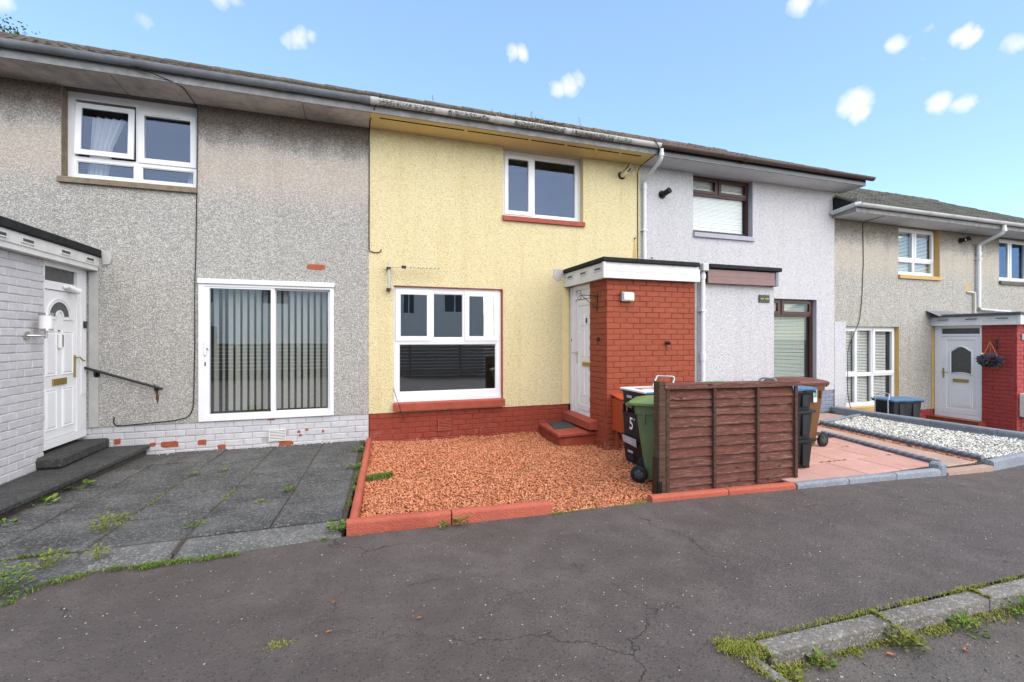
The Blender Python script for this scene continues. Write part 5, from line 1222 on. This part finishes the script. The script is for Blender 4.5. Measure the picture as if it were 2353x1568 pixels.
def text_mesh(body, size, mat, fr, s, z, o0, thick=.002, flip=1, narrow=1.0):
    """lettering laid on a plane: fr(s,z,out); flip=-1 when s runs leftwards for the viewer"""
    cu = bpy.data.curves.new('txt', 'FONT'); cu.body = body; cu.size = size; cu.align_x = 'CENTER'; cu.align_y = 'CENTER'; cu.offset = size*.018
    ob = bpy.data.objects.new('txt', cu); COL.objects.link(ob); bpy.context.view_layer.update()
    me = bpy.data.meshes.new_from_object(ob.evaluated_get(bpy.context.evaluated_depsgraph_get())); bpy.data.objects.remove(ob)
    mb = MB(); mb.v = [fr(s+flip*v.co.x*narrow, z+v.co.y, o0+thick) for v in me.vertices]; mb.f = [tuple(p.vertices) for p in me.polygons]
    return mb
# stacked black recycling boxes on a trolley, number 5
bs = empty('recycling_trolley', (3.72, -2.2, -.11), 'black stacked recycling boxes numbered 5, with white lid and grey handle, by the red porch', 'recycling boxes')
x0, x1, y0, y1 = 3.49, 3.95, -2.50, -1.93
obj('bottom_box', loft([(-.10, x0+.03, x1-.03, y0+.03, y1-.03, .03), (-.03, x0+.015, x1-.02, y0+.02, y1-.02, .03), (.22, x0+.005, x1, y0, y1, .03), (.225, x0-.025, x1+.02, y0-.02, y1+.025, .03), (.25, x0-.025, x1+.02, y0-.02, y1+.025, .03)], 3), 'plastic_black', bs)
obj('middle_box', loft([(.252, x0+.012, x1-.01, y0+.01, y1-.01, .025), (.535, x0-.002, x1, y0, y1, .025), (.545, x0-.012, x1, y0-.01, y1+.01, .025), (.56, x0-.012, x1, y0-.01, y1+.01, .025)], 3), 'plastic_charcoal', bs)
obj('slot', loft([(.562, x0+.05, x1-.02, y0+.03, y1-.03, .02), (.665, x0+.05, x1-.02, y0+.03, y1-.03, .02)], 2), 'dark_gap', bs)
obj('top_box', loft([(.667, x0+.008, x1, y0+.01, y1-.01, .025), (.84, x0-.004, x1+.01, y0-.004, y1+.004, .025), (.845, x0-.018, x1+.02, y0-.018, y1+.018, .025), (.865, x0-.018, x1+.02, y0-.018, y1+.018, .025)], 3), 'plastic_charcoal', bs)
for y in (y0+.01, y1-.02): obj('corner_post', MB().box((x0+.004, y, .56), (x0+.045, y+.02, .668)), 'plastic_black', bs)
ld = obj('lid', loft([(.866, x0-.03, x1+.03, y0-.03, y1+.035, .03), (.885, x0-.032, x1+.03, y0-.03, y1+.038, .03), (.893, x0-.02, x1+.02, y0-.02, y1+.025, .03)], 3), 'lid_white', bs)
obj('lid_rim', MB().bbox((x0-.034, y0-.045, .862), (x1+.03, y0-.031, .89), .005), 'plastic_blue', ld)
ft = lambda s, z, o: (s, z, .893+o)
tm = text_mesh('5', .44, 'paint_red', lambda s, z, o: (lerp(x0, x1, .5)-(z), -2.2+s, .8935+o), 0, 0, 0, .0012, -1, 1.15)
obj('lid_number', tm, 'paint_red', ld)
obj('handle', MB().tube(bend([(3.93, -2.0, .55), (3.93, -2.0, .90), (4.02, -1.97, 1.02), (4.04, -1.95, 1.035), (4.20, -2.12, 1.035), (4.20, -2.12, 1.0), (4.05, -2.2, .80)], 4, .25), .013, 8), 'metal_grey', bs)
FN = sneg(x0-.002)
obj('number', text_mesh('5', .225, 'paint_white', FN, -2.155, .42, .004, .001, -1, .82), 'paint_white', bs)
obj('number_mark', text_mesh("'", .12, 'paint_white', FN, -2.225, .455, .005, .001, -1), 'paint_white', bs)
lp = obj('label_plate', MB().add([FN(-1.965, .255, .028), FN(-2.30, .245, .028), FN(-2.29, .135, .012), FN(-1.97, .155, .012)], [(0, 1, 2, 3)]), 'label_grey', bs)
for k, (a, b) in enumerate(((-2.06, -2.19), (-2.05, -2.21), (-2.09, -2.18))):
    t = .22-.026*k; ou = .029-.016*(.25-t)/.11+.0015
    obj('label_line', MB().add([FN(a, t+.004, ou+.0006), FN(b, t+.003, ou+.0006), FN(b, t-.004, ou-.0004), FN(a, t-.003, ou-.0004)], [(0, 1, 2, 3)]), 'paint_white', lp)
obj('moulded_logo', MB().bbox((-2.20, .035, .005), (-2.08, .065, .012), .003, FN), 'label_grey', bs)
obj('foot_recess', MB().prism(arch(-2.14, -.06, .075, 0, 180, 12), FN, -.01, .006), 'plastic_charcoal', bs)
obj('top_label', MB().bbox((-2.16, .765, .0), (-2.04, .80, .004), .001, sneg(x0+.0)), 'label_grey', bs)

def boxes(label, loc, rz, lidmat, n=3, L=.58, W=.42, h0=.32, total=1.05, handle=True):
    """trolley of stacked black boxes: local x along the length"""
    e = empty('recycling_boxes', loc, label, 'recycling boxes'); xf = xform(loc, rz); a, b = L/2, W/2; z = .0; hh = [total*.36, total*.35, total*.24][:n] if n == 3 else [total*.52, total*.42]
    for i, t in enumerate(hh):
        nm = 'box'; k = .012
        obj(nm, loft([(z+(.03 if i == 0 else .004), -a+.035, a-.035, -b+.035, b-.035, .03), (z+t-.03, -a+.012, a-.012, -b+.012, b-.012, .03), (z+t-.028, -a-.018, a+.018, -b-.018, b+.018, .03), (z+t, -a-.018, a+.018, -b-.018, b+.018, .03)], 3, xf), 'plastic_charcoal' if i else 'plastic_black', e)
        for s in (-1, 1):
            for x in (-a*.45, a*.45): obj('box_rib', TX(MB().bbox((x-.05, s*(b-.012)-.012, z+.05), (x+.05, s*(b-.012)+.012, z+t-.05), .004), xf), 'plastic_charcoal' if i else 'plastic_black', e)
        z += t
    for x in (-a+.08, a-.08):
        for y in (-b+.07, b-.07): obj('foot', TX(MB().bbox((x-.04, y-.03, .0), (x+.04, y+.03, .04), .004), xf), 'plastic_black', e)
    l = obj('lid', loft([(z+.002, -a-.03, a+.03, -b-.03, b+.03, .035), (z+.028, -a-.032, a+.032, -b-.032, b+.032, .035), (z+.042, -a+.01, a-.01, -b+.01, b-.01, .04)], 3, xf), lidmat, e)
    for x in (-a*.5, a*.5): obj('lid_clip', TX(MB().bbox((x-.07, -b-.042, z-.012), (x+.07, -b-.0325, z+.012), .004), xf), 'plastic_black', l)
    if handle:
        for y in (-.0,): obj('handle', MB().tube(bend([xf(p) for p in ((-a-.035, -.14, .10), (-a-.035, -.14, z+.02), (-a+.03, -.13, z+.15), (-a+.03, .13, z+.15), (-a-.035, .14, z+.02), (-a-.035, .14, .10))], 4, .35), .013, 8), 'metal_grey', e)
    return e
boxes('black stacked recycling boxes with blue lid beside the right end of the fence', (5.27, -2.94, PZ-.005), 0, 'plastic_blue', total=1.055, L=.58, W=.40)
boxes('black recycling trolley with blue lid by the cream house lower window', (10.86, -.84, -.605), R(-8), 'plastic_blue', n=2, total=.92, L=.74, W=.46)

# ------------------------------------------------------------------ fence
fe = empty('lap_fence', (4.03, -3.33, -.08), 'brown stained lap fence panel with vertical battens hiding the bins', 'fence')
FYF = -3.33; zb = [1.045, .915, .825, .730, .617, .504, .385, .28, .175, .072, -.035]
fx0, fx1 = 3.135, 4.955
for i in range(len(zb)):
    zt = zb[i]+(.0 if i == 0 else .028); zl = zb[i+1] if i < len(zb)-1 else -.085; m = MB(); n = 22; r = random.Random(50+i); ph = r.uniform(0, 6); sl = r.uniform(-.008, .008)-.012
    for k in range(n+1):
        t = k/n; x = lerp(fx0, fx1, t); e = .004*math.sin(t*5+ph)+(r.uniform(-.010, .002) if r.random() < .15 else 0)+r.uniform(-.004, .004)+sl*t-.018*t
        tz = -.018*t+sl*t
        for y, z in ((FYF+.016, zt+tz), (FYF+.004, zt+tz), (FYF-.030, zl+e), (FYF-.010, zl+e)): m.v.append((x, y, z))
    m.f = [(k*4+q, k*4+(q+1) % 4, k*4+4+(q+1) % 4, k*4+4+q) for k in range(n) for q in range(4)]+[(0, 1, 2, 3), (n*4+3, n*4+2, n*4+1, n*4)]
    obj('board', m, 'wood_fence', fe)
for x, w in ((3.112, .045), (3.735, .040), (4.352, .040), (4.93, .045)):
    obj('batten', MB().bbox((x, FYF-.056, -.085), (x+w, FYF-.031, 1.03-.015*(x-3.1)), .004), 'wood_batten', fe)
tr = MB(); 
for x, z in ((3.09, 1.085), (4.995, 1.062)):
    for y, dz_ in ((FYF-.068, -.055), (FYF-.068, -.005), (FYF-.045, .0), (FYF+.02, .006), (FYF+.02, -.055)): tr.v.append((x, y, z+dz_))
tr.f = [(q, (q+1) % 5, (q+1) % 5+5, q+5) for q in range(5)]+[(0, 1, 2, 3, 4), (9, 8, 7, 6, 5)]
obj('top_rail', tr, 'wood_fence', fe)
ps = empty('fence_post', (3.06, -3.31, -.08), 'square brown timber post at the left end of the fence panel', 'post')
obj('post', MB().bbox((3.022, -3.385, -.10), (3.108, -3.285, 1.115), .005), 'wood_post', ps)
obj('shoe_plate', MB().box((3.004, -3.37, -.09), (3.0215, -3.29, .30)), 'metal_black', ps)
obj('shoe_plate', MB().box((3.0225, -3.400, -.09), (3.050, -3.386, .06)), 'metal_black', ps)

# ------------------------------------------------------------------ plants, moss, litter
def blades(pts, hmin, hmax, spread, width, seed, mat, name, up=1.0):
    r = random.Random(seed); mb = MB()
    for (x, y, z) in pts:
        a = r.uniform(0, 6.28); h = r.uniform(hmin, hmax); d = Vector((math.cos(a), math.sin(a), 0)); w = Vector((-d.y, d.x, 0))*width*r.uniform(.6, 1.3)
        p = Vector((x, y, z)); q = p+d*spread*r.uniform(.2, .6)*h*6+Vector((0, 0, h*.7*up)); t = p+d*spread*r.uniform(.7, 1.6)*h*6+Vector((0, 0, h*up))
        mb.add([p-w*.6, p+w*.6, q+w, t, q-w], [(0, 1, 2, 4), (4, 2, 3)])
    return obj(name, mb, mat)
def leafy(name, label, loc, n, size, h, seed, mat='foliage', spread=.06):
    """small broad-leaved weed: short stems with oval leaves"""
    r = random.Random(seed); e = empty(name, loc, label, 'weed'); mb = MB(); st = MB(); L = Vector(loc)
    for i in range(n):
        a = r.uniform(0, 6.28); rr = spread*math.sqrt(r.random()); c = L+Vector((rr*math.cos(a), rr*math.sin(a), h*r.uniform(.15, 1)*(1-.5*rr/spread)))
        if i % 4 == 0: st.tube([L+Vector((rr*.25*math.cos(a), rr*.25*math.sin(a), 0)), c], .0022, 4, False)
        d = Vector((math.cos(a+r.uniform(-.9, .9)), math.sin(a+r.uniform(-.9, .9)), r.uniform(-.1, .7))).normalized()*size*r.uniform(.6, 1.3); w = d.cross(Vector((0, 0, 1))).normalized()*size*.32
        u = Vector((0, 0, size*.12)); mb.add([c, c+d*.35+w+u, c+d*.75+w*.8+u, c+d, c+d*.75-w*.8+u, c+d*.35-w+u, c+d*.5-u*.3], [(0, 1, 6), (1, 2, 6), (2, 3, 6), (3, 4, 6), (4, 5, 6), (5, 0, 6)])
    obj('leaves', mb, mat, e); obj('stems', st, mat, e); return e
leafy('weed', 'broad-leaved dock weed below the raised path, nearer the house', (-2.77, -1.49, 0), 16, .075, .06, 1, spread=.10)
leafy('weed', 'small broad-leaved weed below the raised path, further from the house', (-2.81, -1.94, 0), 10, .07, .05, 2, spread=.08)
leafy('weed', 'tiny weed at the far left edge below the raised path', (-2.80, -2.46, 0), 16, .04, .05, 12, spread=.06)
leafy('weed', 'bright tuft in the slab joint midway to the patio slider', (-1.765, -1.32, 0), 26, .026, .035, 3, spread=.05)
leafy('weed', 'small green tuft on the slab right of the joint tuft', (-1.485, -1.235, 0), 22, .024, .03, 4, spread=.045)
leafy('weed', 'tall yellow-flowered weed growing from the slab joint on the left', (-1.95, -2.88, 0), 70, .03, .17, 5, 'foliage_yellow', .085)
leafy('weed', 'smaller weed in the joint just behind the tall yellow-flowered weed', (-1.915, -2.66, 0), 26, .026, .08, 15, 'foliage_yellow', .04)
leafy('weed', 'sprawling weed in the second slab joint of the grey paving', (-1.29, -2.99, 0), 30, .026, .045, 6, spread=.065)
leafy('weed', 'sparse weed sprig rising from the pale edging strip', (-1.75, -3.45, 0), 40, .024, .13, 7, 'foliage_yellow', .065)
leafy('weed', 'straggly weed where the edging strip meets the rough concrete at left', (-2.02, -3.47, 0), 60, .026, .13, 8, 'foliage_yellow', .10)
leafy('weed', 'large leafy weed at the left edge of the pavement', (-2.10, -3.78, -.01), 150, .032, .20, 9, 'foliage', .14)
leafy('weed', 'round-leaved weed in the slab joint nearest the red kerb', (-.652, -2.28, 0), 16, .045, .05, 10, spread=.06)
leafy('weed', 'flat yellow-green weed patch on the slab by the round-leaved weed', (-.865, -2.56, 0), 18, .025, .02, 11, 'foliage_yellow', .05)
leafy('weed', 'leafy weed against the red kerb near the house', (.03, -.75, 0), 45, .035, .07, 13, spread=.07)
leafy('weed', 'leafy weed halfway along the red kerb', (-.025, -1.60, 0), 45, .035, .06, 14, spread=.07)
leafy('weed', 'leafy weed at the front corner of the red kerb', (-.15, -3.46, 0), 60, .035, .10, 16, spread=.07)
leafy('weed', 'small weed sprouting at the joint of the front red kerb', (.86, -3.585, zg(.8)), 26, .034, .10, 17, spread=.05)
leafy('weed', 'weed sprouting left of the front kerb joint', (.70, -3.59, zg(.7)), 16, .03, .05, 18, spread=.04)
leafy('weed', 'weed tuft at the foot of the blue brick plinth', (9.95, -.08, PZ), 26, .04, .06, 19, spread=.08)
for k, (x, y, n, sp, hh) in enumerate(((2.32, -5.70, 50, .06, .06), (2.93, -5.73, 80, .09, .10), (3.45, -5.74, 60, .10, .07), (2.06, -5.74, 40, .06, .05), (4.05, -5.75, 80, .14, .09))):
    leafy('weed', ('leafy weed in the gutter near the kerb corner', 'flowering weed against the kerb face at its first joint', 'weed clump against the kerb face left of the second joint', 'weed at the inside corner of the two kerbs', 'weed clump by the kerb at the right edge of the photo')[k], (x, y, zg(x)-.08), n, .032, hh, 30+k, ('foliage', 'foliage_yellow')[k % 2], sp)
r = random.Random(77); P = []
def strip(p0, p1, n, w, zf):
    c = [r.random() for _ in range(max(3, n//45))]
    for i in range(n):
        t = min(1, max(0, r.choice(c)+r.gauss(0, .018))) if r.random() < .75 else r.random(); P.append((lerp(p0[0], p1[0], t)+r.gauss(0, w), lerp(p0[1], p1[1], t)+r.gauss(0, w), zf(lerp(p0[0], p1[0], t))))
strip((-2.0, -3.98), (-1.93, -3.72), 160, .022, lambda x: -.015); strip((-1.93, -3.73), (-1.66, -3.62), 380, .025, lambda x: -.015); strip((-1.66, -3.62), (-1.3, -3.68), 500, .014, lambda x: -.01)
strip((-1.45, -3.64), (-1.0, -3.66), 900, .022, lambda x: -.012); strip((-1.0, -3.655), (-.75, -3.65), 250, .012, lambda x: -.012)
strip((-.33, -3.60), (-.2, -3.59), 60, .012, lambda x: -.012); strip((-2.4, -3.22), (-1.93, -3.25), 260, .012, lambda x: -.004)
strip((.12, -.5), (-.07, -2.9), 700, .014, lambda x: -.002)
tag(blades(P, .006, .024, .10, .0024, 5, 'foliage', 'edge_grass'), 'short bright grass along the edge between slabs and tarmac', 'grass', kind='stuff')
P = []
strip((1.95, -5.545), (4.6, -5.57), 1500, .010, lambda x: zg(x)+.001); strip((1.83, -5.54), (2.0, -5.64), 1500, .035, lambda x: zg(x)); strip((1.88, -5.66), (1.92, -6.2), 700, .02, lambda x: zg(x)-.005)
strip((2.935, -5.56), (2.93, -5.66), 200, .007, lambda x: zg(x)+.004); strip((3.84, -5.57), (3.84, -5.67), 200, .007, lambda x: zg(x)+.004)
strip((2.05, -5.69), (2.6, -5.69), 600, .022, lambda x: zg(x)-.08); strip((2.6, -5.69), (3.6, -5.70), 1500, .025, lambda x: zg(x)-.08); strip((3.6, -5.70), (6.0, -5.75), 3500, .04, lambda x: zg(x)-.08)
strip((2.0, -5.72), (2.1, -6.4), 2200, .05, lambda x: zg(x)-.078)
tag(blades(P, .005, .024, .13, .0026, 6, 'moss', 'kerb_moss'), 'yellow-green moss and grass along the concrete kerb', 'moss', kind='stuff')
P = []
strip((1.68, -3.575), (2.15, -3.565), 300, .012, lambda x: zg(x)); strip((2.2, -3.57), (2.7, -3.57), 130, .015, lambda x: zg(x)); strip((2.62, -3.55), (2.78, -3.50), 200, .03, lambda x: zg(x))
strip((5.84, -2.96), (6.33, -2.985), 320, .005, lambda x: PZ-.004); strip((6.9, -2.98), (7.2, -2.99), 60, .006, lambda x: PZ-.004); strip((7.0, -2.44), (7.15, -2.44), 60, .008, lambda x: PZ-.004)
strip((-1.80, -1.5), (-1.90, -2.9), 300, .006, lambda x: -.006); strip((-1.17, -1.2), (-1.27, -3.1), 200, .006, lambda x: -.006)
tag(blades(P, .006, .018, .12, .0024, 8, 'moss', 'joint_moss'), 'thin moss in paving joints and at the gravel edge', 'moss', kind='stuff')
P = []
for i in range(2200):
    t = r.random(); x = lerp(.06, .40, t); P.append((x, lerp(-1.99, -1.83, t)+r.gauss(0, .035), grz(x, -1.9)+.012))
tag(blades(P, .02, .05, .08, .0032, 9, 'foliage', 'gravel_moss'), 'patch of green moss in the red gravel beside the kerb', 'moss', kind='stuff')
P = []
for cx_, cy_, n, s_ in ((1.05, -1.45, 60, .04), (2.0, -2.1, 60, .06), (.75, -1.95, 50, .05), (-.38, -4.85, 160, .035)):
    for i in range(n): x = cx_+r.gauss(0, s_); P.append((x, cy_+r.gauss(0, s_*.7), (grz(x, cy_)+.012) if cx_ > 0 else zg(0)))
tag(blades(P, .006, .016, .12, .003, 10, 'moss', 'moss_flecks'), 'scattered flecks of moss on gravel and tarmac', 'moss', kind='stuff')
# loose chips on the tarmac
def ch(x, y): return zg(x)+.004 if (y > -5.55 or x < 1.88) else zg(x)-.077
tag(stones('stone_chips', [(-3, -3.75), (8, -3.85), (9, -5.5), (1.85, -5.5), (1.85, -7.2), (-3, -7.2)], 1100, .003, .010, ch, 'stone_chip', 21), 'pale stone chips scattered over the tarmac pavement', 'gravel', kind='stuff')
tag(stones('road_grit', [(2.05, -5.75), (7, -5.85), (7, -7.0), (2.1, -7.0)], 1500, .005, .018, ch, 'stone_grit', 22), 'loose grey grit on the road beyond the kerb', 'gravel', kind='stuff')
tag(stones('edge_grit', [(-2.6, -.02), (.1, -.02), (.1, -.10), (-2.6, -.12)], 160, .006, .022, lambda x, y: .002, 'stone_chip', 23), 'flakes of render lying along the foot of the grey wall', 'gravel', kind='stuff')
for k, (x, y, lab) in enumerate(((-.133, -4.54, 'curled dry leaf on the tarmac left of centre'), (.335, -4.85, 'orange dry leaf on the tarmac below the red kerb'), (-.144, -4.83, 'dry leaf on the tarmac near the bottom left moss spot'),
                                 (2.22, -5.86, 'red fallen leaf in the road gutter by the kerb corner'), (2.75, -5.78, 'brown fallen leaf in the gutter under the kerb weeds'), (3.2, -5.88, 'orange leaf lying on the road beyond the kerb'), (2.10, -5.95, 'crimson fallen leaf at the bottom right corner'))):
    m = MB(); a = r.uniform(0, 6.28); s_ = .016 if k < 3 else .026
    for i in range(7):
        t = i/6; w = s_*.45*math.sin(math.pi*min(.98, max(.02, t)))
        for q in (-1, 0, 1): m.v.append((x+math.cos(a)*(t-.5)*2*s_-math.sin(a)*q*w, y+math.sin(a)*(t-.5)*2*s_+math.cos(a)*q*w, ch(x, y)+.004+abs(q)*.008+.006*t))
    m.f = [(i*3+q, i*3+q+1, i*3+4+q, i*3+3+q) for i in range(6) for q in range(2)]
    tag(obj('fallen_leaf', m, 'leaf_dead'), lab, 'leaf', 'fallen leaves on the ground')
# moss and plant debris along the gutter of the yellow house
P = []
for a, b, n in ((.30, 1.10, 500), (1.30, 1.95, 520), (2.35, 3.25, 900), (3.35, 4.15, 700), (4.2, 4.5, 160)):
    for i in range(n): x = r.uniform(a, b); an = R(r.uniform(188, 262)); P.append((x, GY+.064*math.cos(an), GZ+.02+.070*math.sin(an)))
tag(blades(P, .006, .022, .05, .006, 11, 'moss_dark', 'gutter_moss', up=-.5), 'dark moss clinging to the pale gutter of the yellow house', 'moss', kind='stuff')
P = []
for i in range(1500): x = r.triangular(1.3, 4.6, 3.0); P.append((x, GY+r.uniform(.02, .16), 5.02+r.uniform(0, .05)))
for i in range(500): x = r.gauss(2.75, .25); P.append((x, GY+r.uniform(.0, .14), 5.03+r.uniform(0, .06)))
tag(blades(P, .015, .05, .14, .006, 12, 'debris', 'gutter_debris'), 'dry leaves and moss piled along the roof edge of the yellow house', 'debris', kind='stuff')
for k, x in enumerate((1.08, 2.02, 2.68, 2.74, 3.55)):
    m = MB(); st_ = Vector((x, GY+.05, 5.03)); top_ = st_+Vector((r.uniform(-.03, .03), 0, r.uniform(.12, .26))); m.tube([st_, st_.lerp(top_, .5)+Vector((.008, 0, 0)), top_], .003, 4)
    for q in range(7): p = st_.lerp(top_, .35+.09*q); d = Vector((r.uniform(-.03, .03), r.uniform(-.02, .02), .015)); m.add([p, p+d+Vector((.004, 0, .006)), p+d*1.4, p+d-Vector((.004, 0, .006))], [(0, 1, 2, 3)])
    tag(obj('roof_weed', m, 'debris', smooth=False), ('leftmost dry stalk on the roof edge of the yellow house', 'second dry stalk from the left on the yellow house roof edge', 'third dry stalk from the left on the yellow house roof edge', 'fourth dry stalk from the left on the yellow house roof edge', 'rightmost dry stalk on the roof edge of the yellow house')[k], 'weed')

# ------------------------------------------------------------------ tree behind the left roof
def tree(label, base, top, rad, seed, n=4200):
    r = random.Random(seed); e = empty('tree', base, label, 'tree'); B = Vector(base); T = Vector(top)
    tk = MB().tube([B, B.lerp(T, .25)+Vector((.1, 0, 0)), B.lerp(T, .5), B.lerp(T, .85)], [.24, .19, .13, .04], 10)
    ends = []
    for k in range(26):
        s = B.lerp(T, r.uniform(.4, .82)); a = r.uniform(0, 6.28); L = rad*r.uniform(.6, 1.05); v = Vector((math.cos(a)*.8, math.sin(a)*.8, r.uniform(.15, .8)))*L
        tk.tube([s, s+v*.5+Vector((0, 0, .1)), s+v], [.05, .03, .008], 6, False); ends += [s+v, s+v*.7, s+v*.85]
    ends += [T+Vector((r.gauss(0, rad*.3), r.gauss(0, rad*.3), -abs(r.gauss(0, rad*.25)))) for _ in range(24)]
    obj('trunk', tk, 'bark', e); cr = MB()
    for i in range(n):
        c = r.choice(ends)+Vector((r.gauss(0, .20), r.gauss(0, .20), r.gauss(0, .17))); d = Vector((r.gauss(0, 1), r.gauss(0, 1), r.gauss(0, .7))).normalized()*r.uniform(.05, .10); w = d.cross(Vector((r.random(), r.random(), r.random()))).normalized()*r.uniform(.022, .04)
        cr.add([c, c+d*.5+w, c+d, c+d*.5-w], [(0, 1, 2, 3)])
    obj('crown', cr, 'foliage_tree', e); return e
tree('leafy tree rising behind the roof at the top left corner', (-10.8, 10.5, -.3), (-10.3, 10.3, 10.75), 1.9, 4)

# ------------------------------------------------------------------ across the road (seen in the window reflections)
oh = empty('opposite_house', (-3, -19, -.3), 'grey rendered house across the road, seen only as a reflection in the windows', 'house')
FO = lambda s, z, o: (s, -18+o, z)
wins = [(-8, -6.5, 3.2, 4.4), (-4.5, -3.2, 3.2, 4.4), (-1.0, .3, 3.2, 4.4), (2.35, 3.05, 2.85, 4.1), (4.6, 5.9, 2.95, 4.2), (-8, -6.3, .6, 2.2), (-1.5, .3, .6, 2.2)]
obj('wall', MB().plate(-14, 6.9, -.3, 5.2, wins, -.2, 0, FO), 'opposite_render', oh)
for wv in wins:
    w = obj('window', MB().plate(*wv, [(wv[0]+.07, (wv[0]+wv[1])/2-.03, wv[2]+.07, wv[3]-.07), ((wv[0]+wv[1])/2+.03, wv[1]-.07, wv[2]+.07, wv[3]-.07)], -.12, -.06, FO), 'upvc', oh)
    obj('pane', MB().box((wv[0], wv[2], -.11), (wv[1], wv[3], -.10), FO), 'glass_obscure', w)
obj('roof', MB().add([(-14.2, -17.6, 5.15), (7.1, -17.6, 5.15), (7.1, -22, 7.3), (-14.2, -22, 7.3), (7.1, -26.4, 5.15), (-14.2, -26.4, 5.15)], [(0, 1, 2, 3), (3, 2, 4, 5), (1, 4, 2), (0, 3, 5)]), 'tile_brown', oh)
obj('gable', MB().box((6.88, -26, -.3), (6.9, -18.21, 5.14)), 'plaster_grey', oh)
of = empty('opposite_fence', (1, -12.6, -.2), 'dark slatted timber fence across the road, seen only as a reflection in the windows', 'fence')
for i in range(11):
    for k in range(9): x0_ = -11+k*2.2; inst('board', TILE.setdefault('ob', mesh('board', MB().bbox((0, 0, 0), (2.16, .02, .12), .004), 'wood_opposite')), of, (x0_, -12.6, -.2+i*.142), 0)
for k in range(10): inst('post', TILE.setdefault('op', mesh('post', MB().bbox((0, 0, 0), (.09, .09, 1.5), .004), 'wood_opposite')), of, (-11.06+k*2.2, -12.71, -.25))
